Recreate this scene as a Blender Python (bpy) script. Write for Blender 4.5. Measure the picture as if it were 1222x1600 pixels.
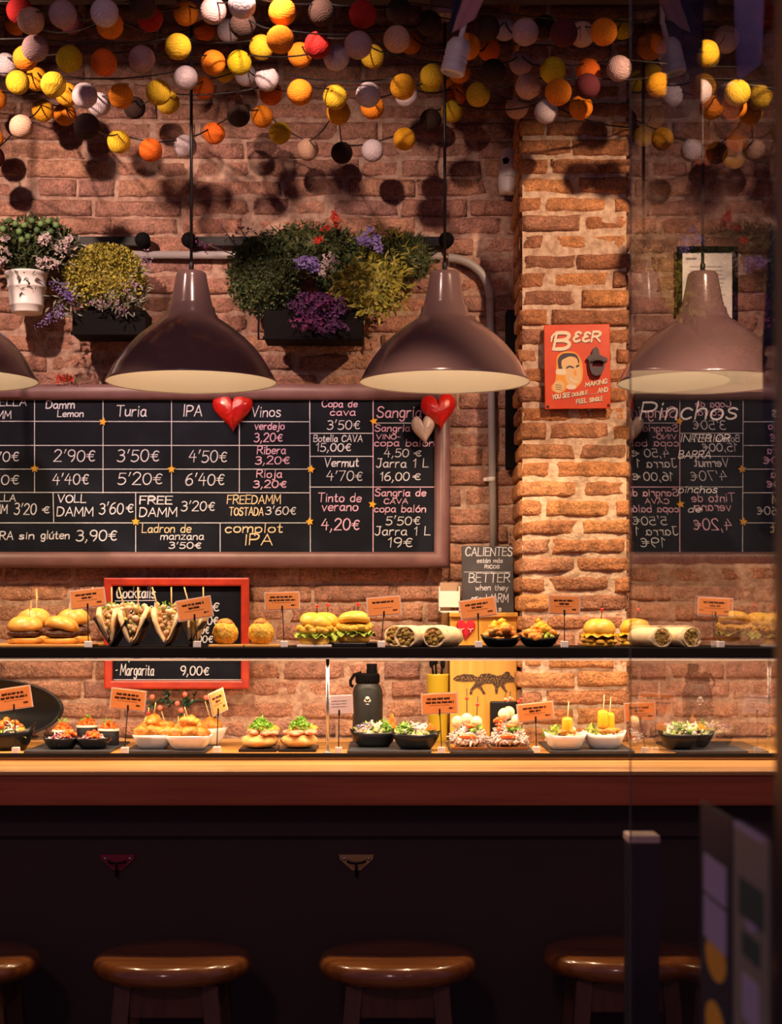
import bpy, bmesh, math, random
from mathutils import Vector, Matrix, noise, Euler
random.seed(7)
PI = math.pi
S = bpy.context.scene
for o in list(bpy.data.objects): bpy.data.objects.remove(o)
C = S.collection

# ------------------------------------------------------------------ camera
F = 2600.0            # focal length in pixels of the 1222 x 1600 frame
H = 1.42              # eye height
HZ = 960.0            # image row of the horizon
cam = bpy.data.cameras.new('camera'); camo = bpy.data.objects.new('camera', cam); C.objects.link(camo)
camo.location = (0, 0, H); camo.rotation_euler = (PI/2, 0, 0)
cam.sensor_fit = 'VERTICAL'; cam.sensor_height = 36; cam.sensor_width = 36
cam.lens = F/1600*36; cam.shift_y = (HZ-800)/1600
cam.clip_start = 0.05
cam.dof.use_dof = True; cam.dof.focus_distance = 4.15; cam.dof.aperture_fstop = 4.2
S.camera = camo
def P(px, py, Y):
    return Vector(((px-611)*Y/F, Y, H+(HZ-py)*Y/F))
def PX(px, Y): return (px-611)*Y/F
def PZ(py, Y): return H+(HZ-py)*Y/F

# ------------------------------------------------------------------ exposure, sky, lights
vs = S.view_settings
vs.view_transform = 'Standard'; vs.look = 'None'; vs.gamma = 1; vs.use_curve_mapping = False
vs.exposure = 0.32
w = bpy.data.worlds.new('night_street'); S.world = w; w.use_nodes = True
bg = w.node_tree.nodes['Background']; bg.inputs[0].default_value = (0.46, 0.25, 0.42, 1); bg.inputs[1].default_value = 0.22

def light(kind, name, loc, target, energy, color, size=0.05, angle=60, blend=0.5, parent=None):
    l = bpy.data.lights.new(name, kind); l.energy = energy; l.color = color
    if kind == 'SPOT': l.spot_size = math.radians(angle); l.spot_blend = blend; l.shadow_soft_size = size
    elif kind == 'POINT': l.shadow_soft_size = size
    o = bpy.data.objects.new(name, l); C.objects.link(o); o.location = loc
    if target is not None:
        d = Vector(target)-Vector(loc); o.rotation_euler = d.to_track_quat('-Z', 'Y').to_euler()
    if parent: o.parent = parent
    return o
# spots on the track behind the window head, shining at the wall, the plants and the pillar
SPOTC = (1.0, 0.66, 0.52)
light('SPOT', 'track_spot', (-1.15, 3.25, 2.88), (-0.78, 4.57, 2.25), 92, SPOTC, 0.02, 58, 0.85)
light('SPOT', 'track_spot', (-0.30, 3.25, 2.88), (-0.20, 4.57, 2.25), 46, SPOTC, 0.02, 60, 0.85)
light('SPOT', 'track_spot', (0.95, 2.90, 2.90), (0.50, 4.35, 2.08), 100, (1.0, 0.64, 0.40), 0.02, 44, 0.6)
light('SPOT', 'street_fill', (-1.2, -2.6, 4.4), (0.0, 3.7, 1.2), 90, (1.0, 0.60, 0.55), 0.30, 50, 0.8)  # added frontal fill from the street side, not a lamp in view

for sx in (-0.75, 0.0, 0.75): light('SPOT', 'counter_fill', (sx, 2.88, 2.86), (sx*1.02, 3.98, 1.34), 115, (1.0, 0.66, 0.46), 0.02, 30, 0.8)  # added fills that brighten the cards and counter front, no fixtures
LAMP_DOWN = 15.5      # reflector bulb of each pendant lamp
LAMP_GLOW = 0.55      # its spill inside the shade
LED_W = 2.3           # strip under the glass case shelf
WARM = (1.0, 0.70, 0.40)

# ------------------------------------------------------------------ materials
def nt(name):
    m = bpy.data.materials.new(name); m.use_nodes = True
    n = m.node_tree.nodes; l = m.node_tree.links
    return m, n, l, n['Principled BSDF']
def mat(name, c, rough=0.6, c2=None, ns=40, bump=0.0, bs=None, metal=0.0, spec=0.5, coat=0.0, emit=0.0, sss=0.0, lo=0.35, hi=0.65, isl=None, detail=4):
    m, n, l, b = nt(name)
    b.inputs['Base Color'].default_value = (*c, 1); b.inputs['Roughness'].default_value = rough
    b.inputs['Metallic'].default_value = metal; b.inputs['Specular IOR Level'].default_value = spec
    b.inputs['Coat Weight'].default_value = coat
    if sss:
        b.inputs['Subsurface Weight'].default_value = sss; b.inputs['Subsurface Radius'].default_value = (0.01, 0.006, 0.003); b.inputs['Subsurface Scale'].default_value = 0.5
    if emit:
        b.inputs['Emission Color'].default_value = (*c, 1); b.inputs['Emission Strength'].default_value = emit
    tc = None
    if c2 or bump or isl:
        tc = n.new('ShaderNodeTexCoord')
    col = None
    if c2:
        no = n.new('ShaderNodeTexNoise'); no.inputs['Scale'].default_value = ns; no.inputs['Detail'].default_value = detail
        l.new(tc.outputs['Object'], no.inputs['Vector'])
        r = n.new('ShaderNodeValToRGB'); r.color_ramp.elements[0].position = lo; r.color_ramp.elements[1].position = hi
        r.color_ramp.elements[0].color = (*c, 1); r.color_ramp.elements[1].color = (*c2, 1)
        l.new(no.outputs['Fac'], r.inputs['Fac']); col = r.outputs['Color']
    if isl:
        g = n.new('ShaderNodeNewGeometry'); r2 = n.new('ShaderNodeValToRGB')
        els = r2.color_ramp.elements
        els[0].color = (*isl[0], 1); els[1].color = (*isl[-1], 1)
        for i, cc in enumerate(isl[1:-1]):
            e = els.new((i+1)/(len(isl)-1)); e.color = (*cc, 1)
        l.new(g.outputs['Random Per Island'], r2.inputs['Fac'])
        if col is not None:
            mx = n.new('ShaderNodeMixRGB'); mx.inputs[0].default_value = 0.5
            l.new(r2.outputs['Color'], mx.inputs[1]); l.new(col, mx.inputs[2]); col = mx.outputs['Color']
        else: col = r2.outputs['Color']
    if col is not None: l.new(col, b.inputs['Base Color'])
    if bump:
        nb = n.new('ShaderNodeTexNoise'); nb.inputs['Scale'].default_value = bs or ns; nb.inputs['Detail'].default_value = 6
        l.new(tc.outputs['Object'], nb.inputs['Vector'])
        bp = n.new('ShaderNodeBump'); bp.inputs['Strength'].default_value = bump; bp.inputs['Distance'].default_value = 0.004
        l.new(nb.outputs['Fac'], bp.inputs['Height']); l.new(bp.outputs['Normal'], b.inputs['Normal'])
    return m

def wood_mat(name, c1, c2, axis=0, rough=0.35, scale=1.0, coat=0.0, bump=0.15):
    m, n, l, b = nt(name)
    tc = n.new('ShaderNodeTexCoord'); mp = n.new('ShaderNodeMapping')
    s = [60*scale]*3; s[axis] = 3.0*scale; mp.inputs['Scale'].default_value = s
    l.new(tc.outputs['Object'], mp.inputs['Vector'])
    no = n.new('ShaderNodeTexNoise'); no.inputs['Scale'].default_value = 1.0; no.inputs['Detail'].default_value = 6; no.inputs['Distortion'].default_value = 0.6
    l.new(mp.outputs['Vector'], no.inputs['Vector'])
    r = n.new('ShaderNodeValToRGB'); r.color_ramp.elements[0].position = 0.3; r.color_ramp.elements[1].position = 0.7
    r.color_ramp.elements[0].color = (*c1, 1); r.color_ramp.elements[1].color = (*c2, 1)
    l.new(no.outputs['Fac'], r.inputs['Fac']); l.new(r.outputs['Color'], b.inputs['Base Color'])
    b.inputs['Roughness'].default_value = rough; b.inputs['Coat Weight'].default_value = coat
    bp = n.new('ShaderNodeBump'); bp.inputs['Strength'].default_value = bump; bp.inputs['Distance'].default_value = 0.002
    l.new(no.outputs['Fac'], bp.inputs['Height']); l.new(bp.outputs['Normal'], b.inputs['Normal'])
    return m

def brick_mat(name, hues, smear, mort):
    m, n, l, b = nt(name)
    tc = n.new('ShaderNodeTexCoord'); g = n.new('ShaderNodeNewGeometry')
    r = n.new('ShaderNodeValToRGB'); els = r.color_ramp.elements
    els[0].color = (*hues[0], 1); els[1].color = (*hues[-1], 1)
    for i, cc in enumerate(hues[1:-1]):
        e = els.new((i+1)/(len(hues)-1)); e.color = (*cc, 1)
    l.new(g.outputs['Random Per Island'], r.inputs['Fac'])
    n1 = n.new('ShaderNodeTexNoise'); n1.inputs['Scale'].default_value = 38; n1.inputs['Detail'].default_value = 8; n1.inputs['Roughness'].default_value = 0.65
    l.new(tc.outputs['Object'], n1.inputs['Vector'])
    mr = n.new('ShaderNodeMapRange'); mr.inputs[1].default_value = 0.3; mr.inputs[2].default_value = 0.7; mr.inputs[3].default_value = 0.62; mr.inputs[4].default_value = 1.55
    l.new(n1.outputs['Fac'], mr.inputs[0])
    mul = n.new('ShaderNodeMixRGB'); mul.blend_type = 'MULTIPLY'; mul.inputs[0].default_value = 1
    l.new(r.outputs['Color'], mul.inputs[1]); l.new(mr.outputs[0], mul.inputs[2])
    ng = n.new('ShaderNodeTexNoise'); ng.inputs['Scale'].default_value = 190; ng.inputs['Detail'].default_value = 3
    l.new(tc.outputs['Object'], ng.inputs['Vector'])
    mg = n.new('ShaderNodeMapRange'); mg.inputs[1].default_value = 0.35; mg.inputs[2].default_value = 0.65; mg.inputs[3].default_value = 0.74; mg.inputs[4].default_value = 1.28
    l.new(ng.outputs['Fac'], mg.inputs[0]); mu2 = n.new('ShaderNodeMixRGB'); mu2.blend_type = 'MULTIPLY'; mu2.inputs[0].default_value = 1
    l.new(mul.outputs['Color'], mu2.inputs[1]); l.new(mg.outputs[0], mu2.inputs[2]); mul = mu2
    n2 = n.new('ShaderNodeTexNoise'); n2.inputs['Scale'].default_value = 22; n2.inputs['Detail'].default_value = 9; n2.inputs['Roughness'].default_value = 0.7
    l.new(tc.outputs['Object'], n2.inputs['Vector'])
    r2 = n.new('ShaderNodeValToRGB'); r2.color_ramp.elements[0].position = smear; r2.color_ramp.elements[1].position = smear+0.10
    l.new(n2.outputs['Fac'], r2.inputs['Fac'])
    mx = n.new('ShaderNodeMixRGB'); l.new(r2.outputs['Color'], mx.inputs[0]); l.new(mul.outputs['Color'], mx.inputs[1]); mx.inputs[2].default_value = (*mort, 1)
    l.new(mx.outputs['Color'], b.inputs['Base Color'])
    b.inputs['Roughness'].default_value = 0.82; b.inputs['Specular IOR Level'].default_value = 0.35
    n3 = n.new('ShaderNodeTexNoise'); n3.inputs['Scale'].default_value = 120; n3.inputs['Detail'].default_value = 6
    l.new(tc.outputs['Object'], n3.inputs['Vector'])
    ad = n.new('ShaderNodeMath'); ad.operation = 'ADD'; l.new(n3.outputs['Fac'], ad.inputs[0]); l.new(n1.outputs['Fac'], ad.inputs[1])
    bp = n.new('ShaderNodeBump'); bp.inputs['Strength'].default_value = 1.0; bp.inputs['Distance'].default_value = 0.007
    l.new(ad.outputs[0], bp.inputs['Height']); l.new(bp.outputs['Normal'], b.inputs['Normal'])
    return m

M = {}
M['brick'] = brick_mat('old_brick', [(0.25,0.125,0.09),(0.38,0.185,0.125),(0.32,0.16,0.12),(0.42,0.215,0.135),(0.28,0.145,0.12),(0.36,0.165,0.105)], 0.60, (0.42,0.26,0.19))
M['mortar'] = mat('lime_mortar', (0.33,0.195,0.145), 0.9, (0.52,0.35,0.27), 60, 1.0, 110, spec=0.2)
M['pbrick'] = brick_mat('pillar_brick', [(0.36,0.15,0.07),(0.44,0.18,0.07),(0.27,0.12,0.07),(0.50,0.22,0.08),(0.34,0.16,0.10)], 0.62, (0.58,0.42,0.30))
M['pmortar'] = mat('pillar_mortar', (0.44,0.28,0.19), 0.9, (0.68,0.50,0.37), 60, 1.0, 110, spec=0.2)
M['ceiling'] = mat('dark_plaster', (0.05,0.035,0.035), 0.9, (0.08,0.06,0.055), 8)
M['paving'] = mat('grey_paving', (0.10,0.095,0.10), 0.85, (0.16,0.15,0.15), 20, 0.4)
M['shade'] = mat('mauve_enamel', (0.20,0.118,0.115), 0.20, spec=0.6, coat=0.35)
M['shade_in'] = mat('white_enamel', (0.86,0.84,0.80), 0.5)
M['cord'] = mat('black_cord', (0.008,0.007,0.008), 0.5)
M['black'] = mat('black_plastic', (0.006,0.005,0.006), 0.7, spec=0.06)
M['blackm'] = mat('black_metal', (0.010,0.009,0.010), 0.5, spec=0.2)
M['frame'] = mat('mauve_painted_wood', (0.16,0.078,0.085), 0.42, (0.20,0.10,0.105), 20, 0.1)
M['slateb'] = mat('blackboard', (0.0045,0.006,0.013), 0.6, (0.011,0.014,0.026), 12, lo=0.45, hi=0.8, spec=0.12)
M['chalk'] = mat('white_chalk', (0.74,0.76,0.88), 0.9, (0.54,0.55,0.66), 300)
M['chalkp'] = mat('pink_chalk', (0.80,0.50,0.70), 0.9, (0.62,0.38,0.58), 300)
M['chalky'] = mat('cream_chalk', (0.86,0.70,0.46), 0.9, (0.66,0.52,0.36), 300)
M['star'] = mat('yellow_foam', (0.85,0.42,0.02), 0.6)
M['redframe'] = mat('red_painted_wood', (0.50,0.040,0.010), 0.4, (0.36,0.02,0.01), 25, 0.1)
M['redglaze'] = mat('red_glaze', (0.62,0.018,0.010), 0.12, (0.50,0.012,0.01), 40, 1.0, 65, coat=0.8)
M['whiteglaze'] = mat('crackled_white_glaze', (0.62,0.48,0.42), 0.35, (0.48,0.36,0.33), 60, 0.3)
M['steel'] = mat('brushed_steel', (0.55,0.54,0.55), 0.3, metal=1.0)
M['conduit'] = mat('grey_conduit', (0.36,0.33,0.34), 0.4)
M['white'] = mat('white_plastic', (0.84,0.80,0.78), 0.4)
M['ceramic'] = mat('white_ceramic', (0.80,0.77,0.74), 0.18, coat=0.4)
M['blackdish'] = mat('black_dish', (0.010,0.010,0.012), 0.28, spec=0.35)
M['slate'] = mat('slate_slab', (0.028,0.032,0.042), 0.5, (0.05,0.055,0.068), 30, 0.4)
M['worktop'] = wood_mat('oiled_wood', (0.30,0.10,0.02), (0.80,0.46,0.17), 0, 0.38, coat=0.1, scale=0.32)
M['apron'] = wood_mat('reddish_wood', (0.36,0.070,0.022), (0.50,0.12,0.035), 0, 0.4)
M['case'] = wood_mat('display_base_wood', (0.50,0.22,0.05), (0.70,0.36,0.09), 0, 0.4, scale=0.4)
M['panel'] = mat('dark_brown_panel', (0.044,0.027,0.025), 0.6, (0.052,0.031,0.028), 4, spec=0.3)
M['stool'] = wood_mat('varnished_stool_wood', (0.16,0.045,0.012), (0.32,0.11,0.025), 0, 0.22, 0.8, coat=0.7)
M['stoolleg'] = wood_mat('dark_leg_wood', (0.075,0.028,0.014), (0.12,0.045,0.022), 2, 0.4)
M['yellowwood'] = wood_mat('yellow_varnished_wood', (0.62,0.30,0.045), (0.74,0.40,0.07), 2, 0.35, coat=0.2)
M['card'] = mat('orange_card', (0.84,0.31,0.075), 0.5, (0.88,0.36,0.11), 30)
M['cardw'] = mat('white_card', (0.74,0.66,0.72), 0.5)
M['sleeve'] = mat('clear_sleeve_edge', (0.70,0.58,0.52), 0.3)
M['ink'] = mat('dark_ink', (0.10,0.025,0.012), 0.7)
M['inkg'] = mat('grey_ink', (0.35,0.30,0.34), 0.7)
M['brass'] = mat('worn_brass', (0.55,0.36,0.14), 0.4, metal=0.8)
M['redlit'] = mat('red_lit_metal', (0.28,0.012,0.04), 0.4)  # red light falling on the left hook is put into its colour
M['navy'] = mat('navy_cloth', (0.016,0.018,0.045), 0.9, (0.026,0.028,0.065), 40)
M['lilac'] = mat('lilac_cloth', (0.25,0.22,0.42), 0.9)
M['tin'] = mat('red_tin_plate', (0.74,0.085,0.020), 0.35, (0.66,0.06,0.015), 18, coat=0.2)
M['cream'] = mat('cream_print', (0.84,0.72,0.52), 0.4)
M['orangep'] = mat('orange_print', (0.85,0.36,0.03), 0.4)
M['skin'] = mat('printed_skin', (0.80,0.52,0.24), 0.4)
M['hair'] = mat('printed_dark', (0.045,0.028,0.05), 0.4)
M['castiron'] = mat('cast_iron', (0.07,0.055,0.06), 0.45, metal=0.5)
M['pickwood'] = mat('pick_wood', (0.72,0.48,0.20), 0.6)
M['redbead'] = mat('red_bead', (0.72,0.03,0.02), 0.25)
M['pinkbead'] = mat('coral_bead', (0.85,0.20,0.14), 0.35)
M['kraft'] = mat('kraft_napkin', (0.42,0.27,0.18), 0.85)
M['paper'] = mat('white_paper', (0.74,0.66,0.62), 0.8)
M['flask'] = mat('black_powder_coat', (0.020,0.021,0.024), 0.45, bump=0.15, bs=600)
M['yellowpot'] = mat('yellow_green_plastic', (0.50,0.36,0.02), 0.35)
# food
M['bun'] = mat('golden_bun', (0.78,0.34,0.05), 0.36, (0.88,0.48,0.10), 55, 0.25, 90, sss=0.15, lo=0.3, hi=0.7)
M['bunpale'] = mat('pale_bun', (0.80,0.52,0.20), 0.6, (0.72,0.40,0.12), 60, 0.3, 120)
M['bunyellow'] = mat('yellow_bun', (0.84,0.47,0.04), 0.36, (0.92,0.60,0.10), 45, 0.25, 70, sss=0.1)
M['cheese'] = mat('yellow_cheese', (0.85,0.46,0.02), 0.35, sss=0.2)
M['patty'] = mat('dark_patty', (0.065,0.022,0.012), 0.5, (0.12,0.042,0.02), 120, 0.9, 160)
M['crispy'] = mat('crispy_crumb', (0.66,0.30,0.020), 0.6, (0.92,0.58,0.07), 160, 1.0, 260)
M['fried'] = mat('fried_golden', (0.40,0.125,0.012), 0.45, (0.70,0.30,0.04), 80, 0.8, 140)
M['lettuce'] = mat('lettuce', (0.25,0.42,0.04), 0.45, (0.52,0.60,0.12), 60, 0.3)
M['rocket'] = mat('rocket_leaves', (0.13,0.36,0.03), 0.5, (0.30,0.55,0.07), 90)
M['tortilla'] = mat('tortilla', (0.88,0.70,0.44), 0.6, (0.60,0.34,0.13), 45, 0.3, 60, lo=0.5, hi=0.72)
M['tacobread'] = mat('taco_bread', (0.90,0.68,0.38), 0.6, (0.74,0.40,0.12), 30, 0.3, 60, lo=0.45, hi=0.7)
M['filling'] = mat('green_filling', (0.16,0.13,0.03), 0.55, (0.42,0.22,0.04), 120, 1.0, 160, isl=[(0.20,0.2,0.03),(0.4,0.3,0.05),(0.3,0.08,0.02)])
M['chunk'] = mat('mixed_chunks', (0.6,0.3,0.1), 0.5, isl=[(0.84,0.72,0.55),(0.55,0.20,0.08),(0.80,0.55,0.32),(0.42,0.40,0.10),(0.78,0.66,0.46),(0.35,0.13,0.05)])
M['rice'] = mat('pale_shreds', (0.7,0.6,0.55), 0.5, isl=[(0.84,0.76,0.70),(0.78,0.66,0.60),(0.62,0.46,0.46),(0.86,0.78,0.70)])
M['shrimp'] = mat('orange_seafood', (0.80,0.22,0.02), 0.3, (0.86,0.38,0.08), 70, 0.4, 90, isl=[(0.80,0.19,0.012),(0.86,0.38,0.03),(0.84,0.44,0.12),(0.76,0.20,0.02)])
M['roe'] = mat('red_orange_roe', (0.72,0.09,0.015), 0.2, isl=[(0.75,0.08,0.01),(0.82,0.20,0.02),(0.60,0.04,0.015)])
M['beet'] = mat('purple_red_shreds', (0.4,0.05,0.08), 0.4, isl=[(0.42,0.03,0.05),(0.28,0.06,0.14),(0.66,0.42,0.42),(0.55,0.07,0.05)])
M['salad'] = mat('mixed_salad', (0.3,0.3,0.1), 0.5, isl=[(0.30,0.42,0.06),(0.66,0.60,0.34),(0.36,0.22,0.34),(0.72,0.50,0.26),(0.20,0.36,0.05),(0.76,0.68,0.58)])
M['sauce'] = mat('white_sauce', (0.82,0.76,0.66), 0.3)
M['redpepper'] = mat('red_pepper', (0.74,0.11,0.02), 0.25, (0.80,0.20,0.04), 60)
M['egg'] = mat('quail_egg', (0.80,0.66,0.44), 0.3, (0.70,0.54,0.30), 60)
M['cheesecube'] = mat('orange_cheese', (0.90,0.38,0.015), 0.35, sss=0.2)
M['rollblack'] = mat('seaweed_wrap', (0.012,0.011,0.017), 0.5, spec=0.2)
M['ham'] = mat('pink_ham', (0.74,0.36,0.22), 0.4, (0.66,0.20,0.12), 70, 0.4)
# leaves
def leafm(name, cols): return mat(name, cols[0], 0.55, isl=cols, spec=0.3)
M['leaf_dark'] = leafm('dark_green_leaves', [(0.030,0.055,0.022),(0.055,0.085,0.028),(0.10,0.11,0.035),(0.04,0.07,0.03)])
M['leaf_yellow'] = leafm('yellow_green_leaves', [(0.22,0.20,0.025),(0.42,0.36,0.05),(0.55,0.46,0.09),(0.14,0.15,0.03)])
M['leaf_grey'] = leafm('grey_green_leaves', [(0.16,0.18,0.13),(0.26,0.26,0.20),(0.10,0.13,0.08)])
M['leaf_bamboo'] = leafm('bright_bamboo_leaves', [(0.24,0.24,0.03),(0.42,0.36,0.05),(0.14,0.17,0.03),(0.50,0.40,0.10)])
M['succ'] = leafm('round_green_buds', [(0.10,0.20,0.06),(0.16,0.28,0.10),(0.05,0.10,0.04)])
M['fl_white'] = leafm('white_flowers', [(0.66,0.54,0.52),(0.52,0.42,0.42)])
M['fl_lav'] = leafm('lavender_flowers', [(0.22,0.16,0.42),(0.34,0.26,0.56),(0.16,0.12,0.34)])
M['fl_purple'] = leafm('purple_flowers', [(0.075,0.02,0.09),(0.14,0.045,0.15),(0.05,0.015,0.065)])
M['fl_mag'] = leafm('magenta_flowers', [(0.22,0.04,0.15),(0.16,0.03,0.12)])
M['fl_mauve'] = leafm('mauve_flowers', [(0.30,0.20,0.28),(0.40,0.28,0.36),(0.22,0.14,0.22)])
M['fl_red'] = leafm('red_flowers', [(0.50,0.03,0.02),(0.62,0.07,0.04)])

def glass_mat():
    m = bpy.data.materials.new('window_glass'); m.use_nodes = True
    n = m.node_tree.nodes; l = m.node_tree.links; n.clear()
    out = n.new('ShaderNodeOutputMaterial'); mx = n.new('ShaderNodeMixShader'); tr = n.new('ShaderNodeBsdfTransparent'); gl = n.new('ShaderNodeBsdfGlossy')
    gl.inputs['Roughness'].default_value = 0.0; tr.inputs['Color'].default_value = (0.96,0.96,0.97,1)
    fr = n.new('ShaderNodeFresnel'); g = n.new('ShaderNodeNewGeometry'); mr = n.new('ShaderNodeMapRange')
    mr.inputs[3].default_value = 1.5; mr.inputs[4].default_value = 1/1.5
    l.new(g.outputs['Backfacing'], mr.inputs[0]); l.new(mr.outputs[0], fr.inputs['IOR'])
    l.new(fr.outputs[0], mx.inputs[0]); l.new(tr.outputs[0], mx.inputs[1]); l.new(gl.outputs[0], mx.inputs[2]); l.new(mx.outputs[0], out.inputs[0])
    return m
M['glass'] = glass_mat()

# ------------------------------------------------------------------ mesh builder
_cache = {}
def _ico(sub):
    if ('i', sub) not in _cache:
        bm = bmesh.new(); bmesh.ops.create_icosphere(bm, subdivisions=sub, radius=1)
        _cache[('i', sub)] = ([v.co.copy() for v in bm.verts], [[v.index for v in f.verts] for f in bm.faces]); bm.free()
    return _cache[('i', sub)]
def _bbox(sx, sy, sz, b, seg):
    bm = bmesh.new(); bmesh.ops.create_cube(bm, size=1)
    for v in bm.verts: v.co = Vector((v.co.x*sx, v.co.y*sy, v.co.z*sz))
    if b > 0: bmesh.ops.bevel(bm, geom=bm.edges[:], offset=b, segments=seg, affect='EDGES', profile=0.5)
    bm.verts.index_update()
    r = ([v.co.copy() for v in bm.verts], [[v.index for v in f.verts] for f in bm.faces]); bm.free()
    return r
class MB:
    def __init__(s): s.v = []; s.f = []; s.sm = []
    def add(s, vs, fs, smooth=True, T=None):
        o = len(s.v)
        s.v += [tuple(T @ Vector(p)) if T is not None else tuple(p) for p in vs]
        s.f += [[i+o for i in f] for f in fs]; s.sm += [smooth]*len(fs); return s
    def box(s, c, size, b=0.0, rot=None, seg=2):
        T = Matrix.Translation(c)
        if rot is not None: T = T @ Euler(rot).to_matrix().to_4x4()
        vs, fs = _bbox(*size, b, seg); return s.add(vs, fs, False, T)
    def lathe(s, prof, c=(0,0,0), seg=32, T=None, smooth=True, cap0=True, cap1=True):
        vs = []; fs = []; n = len(prof)
        for r, z in prof:
            for k in range(seg):
                a = 2*PI*k/seg; vs.append(Vector((r*math.cos(a), r*math.sin(a), z)))
        for i in range(n-1):
            for k in range(seg):
                k2 = (k+1) % seg; fs.append([i*seg+k, i*seg+k2, (i+1)*seg+k2, (i+1)*seg+k])
        if cap0 and prof[0][0] > 1e-6: fs.append([k for k in range(seg)][::-1])
        if cap1 and prof[-1][0] > 1e-6: fs.append([(n-1)*seg+k for k in range(seg)])
        TT = Matrix.Translation(c) if T is None else Matrix.Translation(c) @ T
        return s.add(vs, fs, smooth, TT)
    def tube(s, pts, r, seg=8, cap=True):
        pts = [Vector(p) for p in pts]; n = len(pts); vs = []; fs = []
        rr = r if isinstance(r, (list, tuple)) else [r]*n
        up = None
        for i, p in enumerate(pts):
            t = (pts[min(i+1, n-1)]-pts[max(i-1, 0)]).normalized()
            if up is None:
                up = Vector((0,0,1)) if abs(t.z) < 0.9 else Vector((1,0,0))
            a = t.cross(up).normalized(); b = a.cross(t).normalized(); up = b
            for k in range(seg):
                th = 2*PI*k/seg; vs.append(p+(a*math.cos(th)+b*math.sin(th))*rr[i])
        for i in range(n-1):
            for k in range(seg):
                k2 = (k+1) % seg; fs.append([i*seg+k, i*seg+k2, (i+1)*seg+k2, (i+1)*seg+k])
        if cap: fs.append(list(range(seg))[::-1]); fs.append([(n-1)*seg+k for k in range(seg)])
        return s.add(vs, fs, True)
    def blob(s, c, r, amp=0.0, freq=20.0, sub=2, seed=None, T=None, flat=None):
        if not isinstance(r, (tuple, list)): r = (r, r, r)
        vs, fs = _ico(sub); c = Vector(c); sd = random.random()*100 if seed is None else seed
        out = []
        for v in vs:
            k = 1+amp*noise.noise(Vector((v.x*r[0], v.y*r[1], v.z*r[2]))*freq+Vector((sd, sd*1.7, sd*0.3)))
            p = Vector((v.x*r[0]*k, v.y*r[1]*k, v.z*r[2]*k))
            if flat is not None and p.z < flat: p.z = flat
            if T is not None: p = T @ p
            out.append(p+c)
        return s.add(out, fs, True)
    def prism(s, poly, y0, y1, smooth=False):        # outline in x,z; thickness along y (y0 front, y1 back)
        n = len(poly); vs = [(x, y0, z) for x, z in poly]+[(x, y1, z) for x, z in poly]
        a = sum(poly[i][0]*poly[(i+1) % n][1]-poly[(i+1) % n][0]*poly[i][1] for i in range(n))
        fr = list(range(n)); bk = [n+i for i in range(n)][::-1]
        fs = [fr, bk]+[[(i+1) % n, i, n+i, n+(i+1) % n] for i in range(n)]
        if a < 0: fs = [f[::-1] for f in fs]
        return s.add(vs, fs, smooth)
    def leaf(s, p, d, L, W, up=None):
        p = Vector(p); d = Vector(d).normalized()
        if up is None: up = Vector((random.uniform(-1,1), random.uniform(-1.2,0.2), random.uniform(-0.3,1.2)))
        a = d.cross(up)
        if a.length < 1e-4: a = Vector((1,0,0))
        a.normalize(); nn = a.cross(d).normalized()
        vs = [p, p+d*L*0.45+a*W*0.5+nn*W*0.12, p+d*L*0.5-nn*W*0.1, p+d*L*0.45-a*W*0.5+nn*W*0.12, p+d*L]
        return s.add(vs, [[0,1,2],[0,2,3],[1,4,2],[2,4,3]], False)
    def build(s, name, m, parent=None, world=False):
        me = bpy.data.meshes.new(name); me.from_pydata(s.v, [], s.f)
        me.polygons.foreach_set('use_smooth', s.sm); me.materials.append(m); me.update()
        o = bpy.data.objects.new(name, me); C.objects.link(o)
        if parent is not None:
            o.parent = parent
            if world:
                q = parent; off = Vector((0,0,0))
                while q is not None: off += q.location; q = q.parent
                o.location = -off
        return o
def tag(o, label=None, cat=None, group=None, kind=None):
    if label: o['label'] = label
    if cat: o['category'] = cat
    if group: o['group'] = group
    if kind: o['kind'] = kind
    return o
def thing(name, label, cat, loc=(0,0,0), rz=0, group=None):
    o = bpy.data.objects.new(name, None); C.objects.link(o); o.location = loc; o.rotation_euler = (0,0,rz); o.empty_display_size = 0.03
    return tag(o, label, cat, group)
def struct(o): o['kind'] = 'structure'; return o
def dup(root, loc, rz=0, label=None, group=None):
    r = root.copy(); C.objects.link(r); r.location = loc; r.rotation_euler = (0,0,rz)
    if label: r['label'] = label
    if group: r['group'] = group
    for ch in list(root.children):
        c = ch.copy(); C.objects.link(c); c.parent = r
        for g in ch.children:
            d = g.copy(); C.objects.link(d); d.parent = c
    return r
def U(a, b): return random.uniform(a, b)
def rdir(zb=0.0, yb=-0.3):
    while True:
        v = Vector((U(-1,1), U(-1,1), U(-1,1)))
        if 0.1 < v.length < 1: v.normalize(); return (v+Vector((0, yb, zb))).normalized()

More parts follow.
